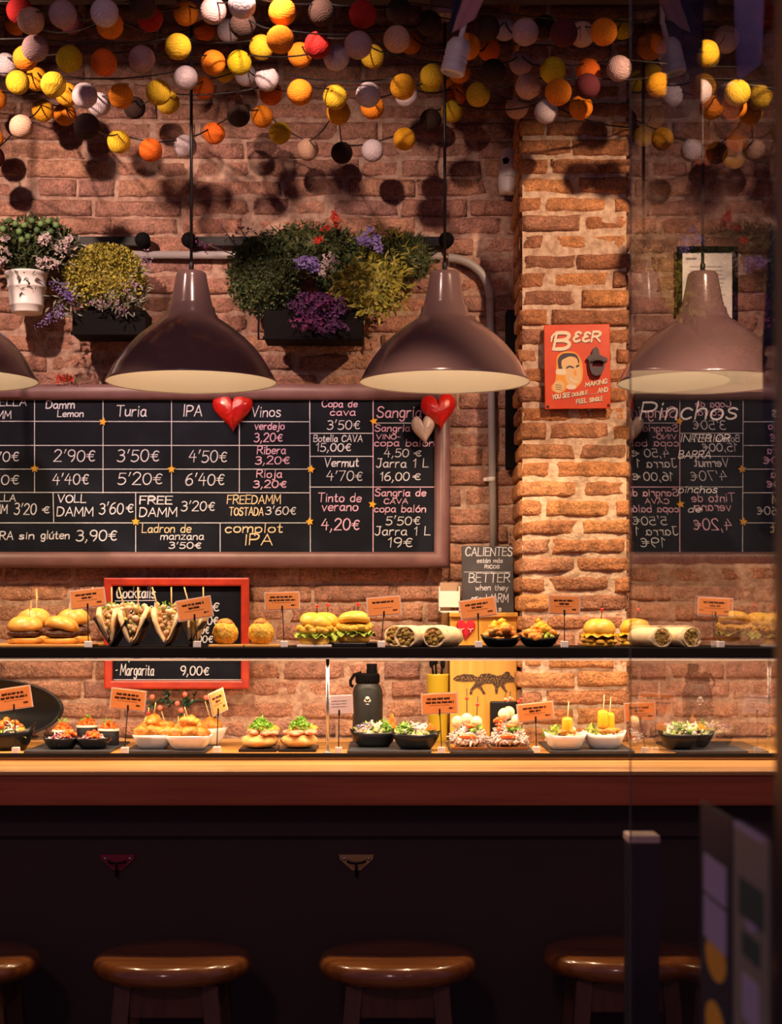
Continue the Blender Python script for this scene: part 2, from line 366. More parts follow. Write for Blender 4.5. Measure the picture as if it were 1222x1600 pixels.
# ------------------------------------------------------------------ single stroke hand lettering
G = {
'A':(7,"0,0 3.5,10 7,0;1.2,3.5 5.8,3.5"),'B':(6,"0,0 0,10;~0,10 3.5,10 5.2,8.6 4.6,6.2 2,5.3 0,5.3;~1,5.3 4,5.1 6,3.4 5.6,1 3.5,0 0,0"),
'C':(6.5,"~6.3,8.3 5,9.7 3,10 1,8.5 0,5 0.8,1.5 2.8,0 5,0.3 6.4,1.8"),'D':(6.5,"0,0 0,10;~0,10 3.5,9.8 6,7.5 6.3,4.5 5.2,1.5 3,0 0,0"),
'E':(5.5,"5.5,10 0,10 0,0 5.5,0;0,5.2 4.6,5.2"),'F':(5.5,"5.6,10 0,10 0,0;0,5.2 4.4,5.2"),'G':(7,"~6.4,8.3 5,9.8 3,10 1,8.5 0,5 0.8,1.5 3,0 5,0.4 6.5,2 6.5,4.4;6.5,4.6 3.8,4.6"),
'H':(6.5,"0,0 0,10;6.5,0 6.5,10;0,5.2 6.5,5.2"),'I':(1.5,"0.8,0 0.8,10"),'J':(5,"1,10 5,10;~4,10 4,3 3.4,0.6 1.6,-0.4 0,1.2"),'K':(6,"0,0 0,10;6,10 0,4.5;2,6 6,0"),
'L':(5,"0,10 0,0 5,0"),'M':(8,"0,0 0.6,10 4,3 7.4,10 8,0"),'N':(6.5,"0,0 0,10 6.5,0 6.5,10"),'O':(7,"~3.5,10 1,8.5 0,5 1,1.5 3.5,0 6,1.5 7,5 6,8.5 3.5,10"),
'P':(6,"0,0 0,10;~0,10 3.8,10 5.8,8.5 5.4,6 3.5,4.8 0,4.7"),'R':(6.3,"0,0 0,10;~0,10 3.8,10 5.6,8.6 5.2,6.2 3.2,5.1 0,5;2.6,5 6.3,0"),
'S':(6,"~5.6,8.6 4,10 1.8,9.8 0.5,8.2 1.2,6.2 4,4.9 5.6,3.2 5,0.9 2.8,0 0.8,0.6 0,2"),'T':(6.5,"0,10 6.5,10;3.3,10 3.3,0"),'U':(6.5,"~0,10 0,3.5 1,0.8 3.3,0 5.6,0.8 6.5,3.5 6.5,10"),
'V':(6.5,"0,10 3.2,0 6.5,10"),'W':(9,"0,10 2.2,0 4.5,7 6.8,0 9,10"),'X':(6,"0,0 6,10;0,10 6,0"),'Y':(6,"0,10 3,5 6,10;3,5 3,0"),'Z':(6,"0,10 6,10 0,0 6,0"),
'a':(5,"~4.4,5.2 2.6,6 0.8,5 0,2.8 0.8,0.6 2.4,0 4,1.6 4.5,5.6;~4.5,5.6 4.3,1.5 5.2,0"),'b':(4.8,"0,10 0,0;~0,4 1.4,5.8 3.2,6 4.7,4.2 4.4,1.4 2.6,0 0.8,0.4 0,1.6"),
'c':(4.4,"~4.3,5 2.6,6 0.8,5.2 0,3 0.7,0.8 2.4,0 4.3,1"),'d':(5,"~4.5,4.6 2.8,6 0.9,5.2 0,2.8 0.8,0.5 2.6,0 4.2,1.2 4.5,3;4.6,10 4.6,0"),
'e':(4.7,"~0.2,3 4.6,3.4 4.3,5.2 2.6,6 0.8,5.2 0,3 0.7,0.8 2.4,0 4.5,0.9"),'f':(3.4,"~3.6,9.2 2.4,10 1.4,8.6 1.3,5 1.3,0;0,6 3,6"),
'g':(4.8,"~4.4,5 2.6,6 0.8,5.2 0,3 0.8,0.8 2.6,0.2 4.2,1.6 4.5,5.6;~4.5,5.6 4.4,-1 3.4,-3 1.6,-3.2 0.4,-2"),'h':(4.6,"0,10 0,0;~0,3.8 1.4,5.6 3,6 4.2,4.8 4.4,0"),
'i':(1.2,"0.6,6 0.6,0;0.6,8.2 0.7,8.8"),'j':(2.6,"~2,6 2,-1 1.3,-3 -0.4,-2.6;2,8.2 2.1,8.8"),'k':(4.2,"0,10 0,0;3.8,6 0,2.6;1.3,3.6 4.2,0"),'l':(1.4,"0.6,10 0.6,0"),
'm':(7.4,"0,6 0,0;~0,3.8 1.2,5.7 2.6,6 3.5,4.6 3.6,0;~3.6,3.8 4.8,5.7 6.2,6 7.1,4.6 7.3,0"),'n':(4.6,"0,6 0,0;~0,3.8 1.4,5.6 3,6 4.2,4.8 4.4,0"),
'o':(5,"~2.5,6 0.7,5.2 0,3 0.7,0.8 2.5,0 4.3,0.8 5,3 4.3,5.2 2.5,6"),'p':(4.8,"0,6 0,-3.4;~0,4 1.4,5.8 3.2,6 4.7,4.2 4.4,1.4 2.6,0 0.8,0.4 0,1.6"),
'q':(4.8,"~4.4,5 2.6,6 0.8,5.2 0,3 0.8,0.8 2.6,0 4.4,1.4;4.6,6 4.6,-3"),'r':(3.6,"0,6 0,0;~0,3.6 1.2,5.6 3.4,5.9"),'s':(4.2,"~4,5.2 2.4,6 0.6,5.2 1,3.6 3.4,2.6 4,1.2 2.6,0 0.9,0.1 0,0.9"),
't':(3.6,"~1.5,9 1.4,2 2,0.3 3.6,0.5;0,6 3.2,6"),'u':(4.6,"~0,6 0,2 0.8,0.2 2.4,0.2 4.2,2 4.4,6;4.4,6 4.6,0"),'v':(4.6,"0,6 2.3,0 4.6,6"),'w':(6.6,"0,6 1.7,0 3.3,4.6 5,0 6.6,6"),'x':(4.4,"0,0 4.4,6;0,6 4.4,0"),
'y':(4.6,"0,6 2.4,0.4;4.6,6 1.4,-3"),'z':(4.4,"0,6 4.4,6 0,0 4.4,0"),
'0':(5.8,"~2.9,10 0.8,8.5 0,5 0.8,1.5 2.9,0 5,1.5 5.8,5 5,8.5 2.9,10"),'1':(2.6,"0,7.6 2,10 2,0"),'2':(5.6,"~0.2,8 1.5,9.8 3.6,10 5.2,8.4 4.6,5.8 0,0;0,0 5.8,0"),
'3':(5.4,"~0.4,9.2 2.6,10 4.8,8.6 4.4,6.2 2,5.4;~2,5.4 4.8,4.8 5.4,2.6 4,0.4 1.8,0 0,1"),'4':(5.8,"3,10 0,4 5.8,4;4.2,7.2 4.2,0"),'5':(5.4,"5.2,10 1,10 0.5,5.6;~0.5,5.6 3,6.2 5,4.6 5.2,2.2 3.6,0.2 1.4,0 0,0.9"),
'6':(5.6,"~4.6,9.8 2,8.4 0.4,5.4 0,2.8 1.2,0.3 3.2,0 5.2,1.4 5.4,3.6 4,5.4 1.8,5.2 0.2,3.4"),'7':(5.4,"0,10 5.4,10 1.8,0"),'8':(5.4,"~2.7,5.4 0.6,6.8 0.6,9 2.7,10 4.8,9 4.8,6.8 2.7,5.4 0.2,3.6 0.2,1.2 2.7,0 5.2,1.2 5.2,3.6 2.7,5.4"),
'9':(5.4,"~5,6 3.4,4.6 1.2,5 0,7 0.8,9.2 2.8,10 4.8,8.8 5.2,6 4.8,3 3,0"),'€':(6.2,"~5.8,8 4.4,9 2.6,8.2 1.6,5 2.4,1.4 4.2,0.4 6,1.2;0,5.8 5,5.8;0,4 4.6,4"),
"'":(1.6,"0.8,10 1.4,10.6 0.4,7.6"),',':(1.8,"1,1 1.2,0.4 0.2,-2"),'.':(1.4,"0.4,0 1,0.3"),'-':(3.6,"0,4 3.4,4"),'·':(2.4,"0.6,4 1.3,4.4"),' ':(3.6,"")}
G['ɛ'] = (5.4,"~5,8.6 3.4,10 1.5,9.3 1.3,7 3.2,5.6;~3.2,5.6 0.9,4.6 0.5,2 2.2,0.1 5.2,1.4")
for base, acc in (('u','ú'),('o','ó'),('a','á')):
    G[acc] = (G[base][0], G[base][1]+";2,7.4 3.4,9.2")
def _glyph(ch):
    w_, d = G[ch]; out = []
    for st in d.split(';'):
        if not st: continue
        sm = st[0] == '~'
        pts = [tuple(map(float, q.split(','))) for q in st.lstrip('~').split()]
        if sm and len(pts) > 2:
            r = []; n = len(pts)
            for i in range(n-1):
                p0 = pts[max(i-1, 0)]; p1 = pts[i]; p2 = pts[i+1]; p3 = pts[min(i+2, n-1)]
                for k in range(4):
                    t = k/4
                    r.append(tuple(0.5*(2*p1[j]+(p2[j]-p0[j])*t+(2*p0[j]-5*p1[j]+4*p2[j]-p3[j])*t*t+(3*p1[j]-p0[j]-3*p2[j]+p3[j])*t**3) for j in (0, 1)))
            pts = r+[pts[-1]]
        out.append(pts)
    return w_, out
_rc = [0]
def ribbon(mb, pts, wd, fn):
    n = len(pts); L = []; R = []; _rc[0] = (_rc[0]+1) % 12; up_ = Vector((0, -3e-5*_rc[0], 0))
    e0 = Vector(pts[0]); e1 = Vector(pts[-1])
    P2 = [Vector(p) for p in pts]
    t0 = (P2[1]-P2[0]).normalized() if n > 1 else Vector((1, 0)); t1 = (P2[-1]-P2[-2]).normalized()
    P2[0] = P2[0]-t0*wd*0.4; P2[-1] = P2[-1]+t1*wd*0.4
    for i in range(n):
        a = P2[max(i-1, 0)]; b = P2[min(i+1, n-1)]; t = (b-a)
        if t.length < 1e-9: t = Vector((1, 0))
        t.normalize(); q = Vector((-t.y, t.x)); k = wd*0.5*(0.7 if i in (0, n-1) else 1)
        L.append(P2[i]+q*k); R.append(P2[i]-q*k)
    vs = [fn(*p)+up_ for p in L]+[fn(*p)+up_ for p in R]
    mb.add(vs, [[i, n+i, n+i+1, i+1] for i in range(n-1)], False)
def write(mb, text, x0, base, h, x1, fn, wd, slant=0.08, jit=0.25, rise=0.0):
    """text between x0 and x1 with its baseline and cap height in the units of fn(x, y); y grows upwards in fn's plane"""
    tot = sum(_glyph(c)[0] for c in text)+1.7*(len(text)-1); k = (x1-x0)/tot; u = h/10.0; x = 0
    for c in text:
        gw, sts = _glyph(c); dy = U(-jit, jit); sc = U(0.95, 1.05)
        for st in sts:
            pts = []
            for (a, b) in st:
                xx = x0+(x+a+b*slant*u/k)*k; yy = base+(b*sc+dy)*u+rise*(xx-x0)
                pts.append((xx, yy))
            if len(pts) == 1: continue
            # straight strokes get a joint per corner so that corners stay full width
            if len(pts) > 2 and len(pts) <= 5:
                for i in range(len(pts)-1): ribbon(mb, pts[i:i+2], wd, fn)
            else: ribbon(mb, pts, wd, fn)
        x += gw+1.7
# ------------------------------------------------------------------ the room
YW = 4.57                       # face of the back wall
COUNTER = PZ(1205, 3.60)        # top of the wooden counter
BASE = PZ(1179, 3.87)           # top of the display base on it
SHELF = PZ(1012, 3.88)          # top of the shelf of the case
CEIL = 3.22

def brick(mb, x0, x1, z0, z1, yf, depth, amp, r=0.006, seed=0):
    """one worn brick: a rounded front with an uneven outline and face"""
    nx = max(5, int((x1-x0)/0.018)); nz = 6
    vs = []; fs = []
    ox, oz = U(-.003,.003), U(-.002,.002)
    tilt = U(-.012,.012); dy = U(-.004,.006)
    for j in range(nz+1):
        for i in range(nx+1):
            u = i/nx; v = j/nz; x = x0+(x1-x0)*u; z = z0+(z1-z0)*v
            ex = min(u, 1-u)*(x1-x0); ez = min(v, 1-v)*(z1-z0)
            rr = 0.0
            if ex < r: rr += (1-ex/r)**2
            if ez < r: rr += (1-ez/r)**2
            q = Vector((x*22, yf*10+seed, z*22)); nn = noise.noise(q); n2 = noise.noise(q*2.7+Vector((3,9,1)))
            e1 = noise.noise(Vector((x*30, seed, z*30+5)))
            xx = x+ox; zz = z+oz+(x-x0)*tilt
            if i in (0, nx): xx += 0.004*e1
            if j in (0, nz): zz += 0.0028*e1
            vs.append((xx, yf+dy+depth*min(rr, 1.0)*0.7+amp*(nn*0.7+n2*0.5), zz))
    W = nx+1
    for j in range(nz):
        for i in range(nx):
            a = j*W+i; fs.append([a, a+1, a+W+1, a+W])
    # skirts running back into the mortar
    b = len(vs); ring = [i for i in range(W)]+[j*W+nx for j in range(1, nz+1)]+[nz*W+i for i in range(nx-1, -1, -1)]+[j*W for j in range(nz-1, 0, -1)]
    for i in ring: x, y, z = vs[i]; vs.append((x, y+depth+0.006, z))
    n = len(ring)
    for k in range(n): fs.append([ring[k], b+k, b+(k+1) % n, ring[(k+1) % n]])
    mb.add(vs, fs, True)

def courses(mb, x0, x1, z0, z1, yf, course, bh, lens, depth, amp, gap=0.016, edge=False):
    z = z0; row = 0
    while z < z1:
        x = x0-(0 if edge else U(0, 0.15)); ch = course*U(0.96, 1.04)
        while x < x1:
            L = random.choice(lens)*U(0.94, 1.06)
            xe = min(x+L, x1) if edge else x+L
            if edge and x1-xe < 0.05: xe = x1
            if xe-x > 0.03: brick(mb, x+gap/2, xe-gap/2, z, z+bh*U(0.93, 1.07), yf, depth, amp, seed=row*7.3+x*3)
            x = xe if edge else x+L
            if edge and x >= x1-1e-4: break
        z += ch; row += 1

def mortar_sheet(x0, x1, z0, z1, y, step, amp, f):
    nx = int((x1-x0)/step); nz = int((z1-z0)/step); vs = []; fs = []
    for j in range(nz+1):
        for i in range(nx+1):
            x = x0+(x1-x0)*i/nx; z = z0+(z1-z0)*j/nz
            q = Vector((x*f, 3.1, z*f)); vs.append((x, y+amp*(noise.noise(q)+0.5*noise.noise(q*2.3)), z))
    for j in range(nz):
        for i in range(nx):
            a = j*(nx+1)+i; fs.append([a, a+1, a+nx+2, a+nx+1])
    return vs, fs
mb = MB(); courses(mb, -1.75, 1.75, 0.98, CEIL, YW-0.004, 0.0530, 0.0440, [0.23, 0.2, 0.25, 0.11, 0.18], 0.009, 0.0045, gap=0.011)
wall = mb.build('wall_back', M['brick']); struct(wall)
mb = MB(); vs, fs = mortar_sheet(-1.8, 1.8, 0.95, CEIL, YW+0.0035, 0.012, 0.005, 18); mb.add(vs, fs, True)
mb.box((0, YW+0.10, CEIL/2), (3.6, 0.16, CEIL)); mb.build('mortar', M['mortar'], wall)

# brick pillar in front of the wall
YP = 4.33; XP0 = PX(813, YP); XP1 = PX(983, YP)
mb = MB(); z = COUNTER+0.002; row = 0; cs = 29.8*YP/F
while z < CEIL-0.01:
    wob = U(-.004,.004); xa = XP0+wob; xb = XP1+U(-.004,.004); bh = cs*U(0.74, 0.86)
    if row % 2: parts = [xa, xa+(xb-xa)*U(0.47, 0.56), xb]
    elif row % 4 == 0: parts = [xa, xa+(xb-xa)*U(0.2, 0.26), xa+(xb-xa)*U(0.80, 0.88), xb]
    else: parts = [xa, xa+(xb-xa)*U(0.22, 0.3), xb]
    for i in range(len(parts)-1):
        brick(mb, parts[i]+(0.005 if i else 0), parts[i+1]-(0.005 if i < len(parts)-2 else 0), z, z+bh, YP+U(-.003,.004), 0.012, 0.006, r=0.007, seed=row*5.1+i)
    # header faces along the two sides of the pillar
    for sx, xs in ((-1, xa), (1, xb)):
        mb.box((xs-sx*0.020, YP+0.13, z+bh/2), (0.05, 0.22, bh), 0.008)
    z += cs*U(0.985, 1.015); row += 1
pil = mb.build('wall_pillar', M['pbrick']); struct(pil)
mb = MB(); vs, fs = mortar_sheet(XP0+0.006, XP1-0.006, COUNTER, CEIL, YP+0.0085, 0.010, 0.005, 26); mb.add(vs, fs, True)
mb.box(((XP0+XP1)/2, (YP+0.016+YW)/2, (COUNTER+CEIL)/2), (XP1-XP0-0.02, YW-YP-0.018, CEIL-COUNTER))
mb.build('mortar', M['pmortar'], pil)

mb = MB(); mb.box((0, 3.85, CEIL+0.05), (3.6, 1.7, 0.1)); struct(mb.build('ceiling', M['ceiling']))
mb = MB(); mb.box((0, 3.02, CEIL-0.10), (3.6, 0.12, 0.30)); struct(mb.build('trim_window_head', M['ceiling']))
mb = MB(); mb.box((0, 4.0, CEIL-0.155), (3.6, 0.14, 0.31), 0.004); struct(mb.build('trim_ceiling_beam', M['ceiling']))
mb = MB(); mb.box((0, 1.2, -0.05), (8, 8, 0.1)); struct(mb.build('floor', M['paving']))
mb = MB(); mb.box((-1.80, 3.9, CEIL/2), (0.1, 1.5, CEIL)); struct(mb.build('wall_left', M['ceiling']))
mb = MB(); mb.box((1.80, 3.9, CEIL/2), (0.1, 1.5, CEIL)); struct(mb.build('wall_right', M['ceiling']))

# ------------------------------------------------------------------ bar counter and glass case
bar = thing('bar_counter', 'long wooden bar counter with a dark brown front panel', 'counter', (0, 3.95, 0))
mb = MB(); mb.box((0, (3.60+YW-0.03)/2, COUNTER-0.005), (3.48, YW-0.03-3.60, 0.010), 0.003); mb.build('worktop', M['worktop'], bar, True)
mb = MB(); mb.box((0, 3.63, COUNTER-0.010-0.033), (3.48, 0.045, 0.066), 0.004); mb.build('front_edge', M['apron'], bar, True)
mb = MB(); mb.box((0, 3.74, (COUNTER-0.076-0.0)/2), (3.48, 0.04, COUNTER-0.078)); mb.box((0, 3.715, COUNTER-0.076-0.04), (3.48, 0.03, 0.075)); mb.build('front_panel', M['panel'], bar, True)

case = thing('display_case', 'two-level tapas display case with a black shelf standing on the wooden counter', 'display case', (0, 4.0, COUNTER))
mb = MB(); mb.box((0, 4.06, (COUNTER+BASE)/2), (3.40, 0.37, BASE-COUNTER), 0.001); mb.build('base_board', M['case'], case, True)
mb = MB(); mb.box((0, 3.872, BASE-0.002), (3.40, 0.008, 0.010), 0.001); mb.build('front_rail', M['blackm'], case, True)
TH = 18*3.88/F
mb = MB(); mb.box((0, 4.04, SHELF-TH/2), (3.40, 0.32, TH), 0.002); mb.build('shelf', M['black'], case, True)
mb = MB(); mb.box((0, 3.879, SHELF-TH+0.0012), (3.40, 0.004, 0.0026), 0.0006); mb.build('shelf_trim', M['steel'], case, True)
for px in (512, -230, 1275):
    x = PX(px, 3.89); mb = MB(); mb.tube([(x, 3.893, BASE-0.001), (x, 3.893, SHELF-TH+0.001)], 0.0042, 12); mb.lathe([(0.010, 0), (0.010, 0.004), (0.005, 0.006)], (x, 3.893, BASE), 16)
    mb.build('shelf_post', M['steel'], case, True)
m_led = mat('led_glow', (1.0, 0.70, 0.42), emit=0.5)
mb = MB(); mb.box((0, 3.905, SHELF-TH-0.002), (3.36, 0.010, 0.004)); mb.build('led_strip', m_led, case, True)
for x in (-1.05, -0.35, 0.35, 1.05):
    l = bpy.data.lights.new('led_strip_light', 'AREA'); l.shape = 'RECTANGLE'; l.size = 0.68; l.size_y = 0.02; l.energy = LED_W; l.color = (1.0, 0.70, 0.42)
    lo = bpy.data.objects.new('led_strip_light', l); C.objects.link(lo); lo.location = (x, 3.915, SHELF-TH-0.006); lo.rotation_euler = (math.radians(18), 0, 0)
    lo.parent = case; lo.location = lo.location-case.location

# hooks on the front panel
def hook(px, py, m, label, name='bag_hook'):
    Y = 3.718; c = P(px, py, Y); s = Y/F
    t = thing(name, label, 'hook', c, group=None)
    mb = MB(); w_, h_ = 27*s, 18*s
    mb.prism([(-w_, h_*.55), (w_, h_*.55), (w_*.95, h_*.15), (0.25*w_, -h_*.8), (-0.25*w_, -h_*.8), (-w_*.95, h_*.15)], -0.004, 0.002)
    mb.build('back_plate', m, t)
    for sx in (-1, 1):
        q = MB(); q.lathe([(0.0045, -0.002), (0.0045, 0.001), (0.002, 0.003), (0.0, 0.003)], (sx*w_*.72, -0.004, h_*.22), 12, Matrix.Rotation(PI/2, 4, 'X')); q.build('screw', M['steel'], t)
    mb = MB(); pts = []
    for k in range(13):
        a = PI*k/12; pts.append((-math.cos(a)*w_*.5, -0.010-0.012*math.sin(a), h_*(0.05-0.15*math.sin(a))))
    mb.tube(pts, 0.0028, 8); mb.tube([(0, -0.022, h_*-0.1), (0, -0.020, -h_*.5), (0, -0.012, -h_*1.3)], 0.003, 8); mb.build('ring', M['blackm'], t)
hook(557, 1345, M['brass'], 'brass bag hook with a black ring on the dark counter front')
hook(184, 1345, M['redlit'], 'bag hook with red light in its colour on the dark counter front, left of the brass one')

# ------------------------------------------------------------------ bar stools
def make_stool(loc, label):
    t = thing('bar_stool', label, 'stool', loc, group='round bar stools at the counter')
    zt = 0.712; r = 0.166
    mb = MB(); mb.lathe([(0.0, zt-0.047), (r*.80, zt-0.047), (r*.93, zt-0.041), (r*.985, zt-0.031), (r, zt-0.021), (r*.985, zt-0.011), (r*.95, zt-0.004), (r*.88, zt), (r*.6, zt-0.001), (0, zt-0.003)], seg=56, cap0=False, cap1=False)
    mb.build('seat', M['stool'], t)
    a = 0.088; b = 0.142
    for sx in (-1, 1):
        for sy in (-1, 1):
            top = Vector((sx*a, sy*a, zt-0.046)); bot = Vector((sx*b, sy*b, 0)); w_ = 0.0165; mb = MB()
            vs = [top+Vector((dx*w_, dy*w_, 0)) for dx, dy in ((-1,-1),(1,-1),(1,1),(-1,1))]+[bot+Vector((dx*w_, dy*w_, 0)) for dx, dy in ((-1,-1),(1,-1),(1,1),(-1,1))]
            mb.add(vs, [[0,1,2,3],[7,6,5,4]]+[[i, i+4, (i+1) % 4+4, (i+1) % 4] for i in range(4)], False); mb.build('leg', M['stoolleg'], t)
    for (zc, hh, nm) in ((zt-0.082, 0.062, 'apron_rail'), (0.22, 0.03, 'stretcher')):
        e = a+(b-a)*(zt-0.046-zc)/(zt-0.046)
        for k in range(4):
            mb = MB(); ang = k*PI/2; T = Matrix.Rotation(ang, 4, 'Z')
            vs, fs = _bbox(2*e-0.03, 0.018, hh, 0.002, 1); mb.add(vs, fs, False, T @ Matrix.Translation((0, -e, zc))); mb.build(nm, M['stoolleg'], t)
    return t
stools = [(-62, 3.48, 'varnished round bar stool cut by the left edge of the picture'), (270, 3.48, 'varnished round bar stool second from the left, below the red-lit hook'),
          (621, 3.48, 'varnished round bar stool below the brass hook'), (970, 3.53, 'varnished round bar stool behind the dark post, rightmost')]
st0 = None
for i, (px, Y, lb) in enumerate(stools):
    loc = (PX(px, Y), Y, 0)
    if st0 is None: st0 = make_stool(loc, lb)
    else: dup(st0, loc, label=lb)

# ------------------------------------------------------------------ pendant lamps
def make_lamp(loc, label):
    t = thing('pendant_lamp', label, 'lamp', loc, group='mauve pendant lamps over the counter')   # origin: centre of the rim
    s = 4.0/F
    prof = [(133,0),(133.5,2),(131,5),(121,24),(109,42),(97,57),(84,70),(72,80),(60,89),(48,97),(42,101),(41,104),(38,108),(37,116),(33,120),(32.5,124),(31.5,126),(24,165),(23,170),(20,173),(0,174)]
    pr = [(r*s, z*s) for r, z in prof]
    mb = MB(); mb.lathe(pr, seg=72, cap0=False, cap1=False); mb.build('shade', M['shade'], t)
    inn = [(r*s-0.0022, max(z*s-0.0012, 0.0006)) for r, z in prof[1:11]]+[(0.040*s/s*0.9, 101*s-0.002), (0.0, 101*s-0.002)]
    mb = MB(); mb.lathe(inn[::-1], seg=72, cap0=False, cap1=False); mb.lathe([(133*s, 0.0), (133.5*s-0.0024, 0.0006)], seg=72, cap0=False, cap1=False); mb.build('shade_lining', M['shade_in'], t)
    mb = MB(); mb.lathe([(0.0035, 172*s), (0.0060, 173*s), (0.0060, 186*s), (0.0038, 189*s)], seg=14); mb.build('cord_grip', M['cord'], t)
    top = (CEIL-0.31)-loc[2]
    mb = MB(); mb.tube([(0,0,186*s), (0,0,top-0.03)], 0.0038, 10); mb.build('cord', M['cord'], t)
    mb = MB(); mb.lathe([(0.0, top-0.062), (0.008, top-0.062), (0.018, top-0.056), (0.031, top-0.050), (0.033, top-0.046), (0.036, top-0.001), (0.0, top-0.001)], seg=32, cap0=False, cap1=False); mb.build('ceiling_cup', M['shade'], t)
    mb = MB(); mb.lathe([(0.0, 36*s), (0.016, 38*s), (0.026, 44*s), (0.029, 52*s), (0.024, 64*s), (0.016, 72*s), (0.014, 96*s)], seg=24, cap0=False, cap1=True); mb.build('bulb', mat('lit_bulb', (1.0, 0.80, 0.55), emit=2.0), t)
    l = light('SPOT', 'bulb_light', (0, 0, 30*s), None, LAMP_DOWN, WARM, 0.03, 156, 0.55, t)
    l2 = light('POINT', 'bulb_spill', (0, 0, 30*s), None, LAMP_GLOW, WARM, 0.02, parent=t)
    return t
L0 = None
for px, py, Y, lb in ((-75, 595, 4.0, 'mauve pendant lamp cut by the left edge of the picture'), (299, 598, 4.0, 'mauve pendant lamp hanging left of the centre, in front of the potted flowers'),
                   (695, 598, 4.0, 'mauve pendant lamp hanging just left of the brick pillar'), (1098, 599, 4.0, 'mauve pendant lamp seen through the glass pane right of the pillar')):
    c = P(px, py, Y)
    if L0 is None: L0 = make_lamp(c, lb)
    else: dup(L0, c, label=lb)

# ------------------------------------------------------------------ big drinks board
YB = YW-0.045
def bp(y=YB-0.0012):
    return lambda x, yy: Vector(P(x, -yy, y))
def tframe(parts_parent, x0, x1, z0, z1, yb, wdt, dep, m, name='frame', rnd=True):
    """four mitred rails with a rounded section"""
    mb = MB()
    k = 8 if rnd else 1
    sec = []
    if rnd:
        for i in range(k+1):
            a = PI*i/k; sec.append((wdt/2-math.cos(a)*wdt/2, -math.sin(a)*dep))
    else: sec = [(0, 0), (0, -dep), (0.004, -dep-0.002), (wdt-0.004, -dep-0.002), (wdt, -dep), (wdt, 0)]
    cs = [(x0, z0, 1, 1), (x1, z0, -1, 1), (x1, z1, -1, -1), (x0, z1, 1, -1)]
    vs = []
    for (x, z, sx, sz) in cs:
        for (u, d) in sec: vs.append((x+sx*u, yb+d, z+sz*u))
    n = len(sec); fs = []
    for c in range(4):
        c2 = (c+1) % 4
        for i in range(n-1): fs.append([c*n+i, c*n+i+1, c2*n+i+1, c2*n+i])
    fs = [f[::-1] for f in fs]
    mb.add(vs, fs, rnd); return mb.build(name, m, parts_parent, True)
bx0, bx1 = PX(-210, YB), PX(704, YB-0.03); bz1, bz0 = PZ(598, YB-0.03), PZ(887, YB-0.02); fw = 25*YB/F
board = thing('drinks_chalkboard', 'long blackboard of chalk drink prices in a mauve frame on the brick wall', 'chalkboard', ((bx0+bx1)/2, YB, bz0))
mb = MB(); mb.box(((bx0+bx1)/2, YB+0.010, (bz0+bz1)/2), (bx1-bx0-fw, 0.02, bz1-bz0-fw)); mb.build('board_panel', M['slateb'], board, True)
tframe(board, bx0, bx1, bz0, bz1, YB, fw, 0.028, M['frame'])
mb = MB(); f = bp()
def seg(mb, x0, y0, x1, y1, wd, f): ribbon(mb, [(x0, -y0), (x1, -y1)], wd, f)
for (x0, y0, x1, y1) in [(-180,658,484,659),(-180,696,484,696),(-180,733,484,733),(-180,769,484,770),(-180,817,484,817),(54,622,54,770),(161,622,161,770),(268,622,268,770),(374,622,374,770),(484,622,485,862),
        (83,770,84,817),(212,770,212,862),(344,817,344,862),(484,677,583,677),(484,713,583,713),(484,761,583,761),(-53,622,-53,770)]: seg(mb, x0, y0, x1, y1, 1.7, f)
seg(mb, 583, 661, 680, 661, 1.5, f)
mb.build('chalk_grid', M['chalk'], board, True)
mb = MB(); seg(mb, 583, 622, 583, 862, 2.0, f); seg(mb, 583, 761, 680, 761, 2.0, f); mb.build('pink_grid_line', M['chalkp'], board, True)
W_ = [("ESTRELLA",-47,634,12,41,1.8),("DAMM",-27,654,12,17,1.8),("Lemon",90,651,10,130,1.9),("Damm",72,638,12,116,1.9),("Turia",182,650,17,228,2.0),("IPA",286,650,17,315,2.1),
 ("2'70€",-28,721,15,29,1.7),("2'90€",84,721,18,148,1.7),("3'50€",183,721,18,248,1.7),("4'50€",295,722,18,354,1.7),("4'10€",-28,757,15,29,1.7),("4'40€",82,757,17,138,1.7),("5'20€",184,757,18,253,1.7),("6'40€",290,758,18,350,1.7),
 ("LLA",-2,783,10,24,1.8),("MM",-9,802,13,11,1.8),("3'20",22,804,17,56,1.7),("€",66,802,11,77,1.6),("VOLL",90,785,12,134,1.9),("DAMM",89,806,14,145,1.9),("3'60",155,803,17,192,1.7),("€",197,801,14,208,1.7),("FREE",218,787,12,268,1.8),("FREE",219,788,12,269,1.4),("DAMM",218,807,14,276,2.0),("3'20€",283,798,15,335,1.6),
 ("RRA",-11,843,13,20,1.8),("sin",30,842,11,53,1.8),("glúten",64,842,12,108,1.8),("3,90€",119,845,16,182,1.9),("manzana",251,843,11,318,1.5),("3'50€",264,857,9.5,314,1.5),
 ("Vinos",393,651,16,438,1.7),("3'50€",511,671,14,562,1.4),("Botella CAVA",490,690,10,566,1.5),("15,00€",494,705,12,548,1.6),("Vermut",507,729,13,560,1.8),("4'70€",510,751,15,566,1.5),
 ("3'60€",415,804,12,462,1.5),("4,50",600,714,12,638,1.5),("€",647,713,9,658,1.3),("Jarra 1 L",588,730,13,669,1.7),("16,00",594,751,13,639,1.6),("€",645,750,11,657,1.5),("5'50€",603,820,13,656,1.5),("Jarra 1 L",586,836,13,672,1.6),("19€",606,855,15,644,1.6)]
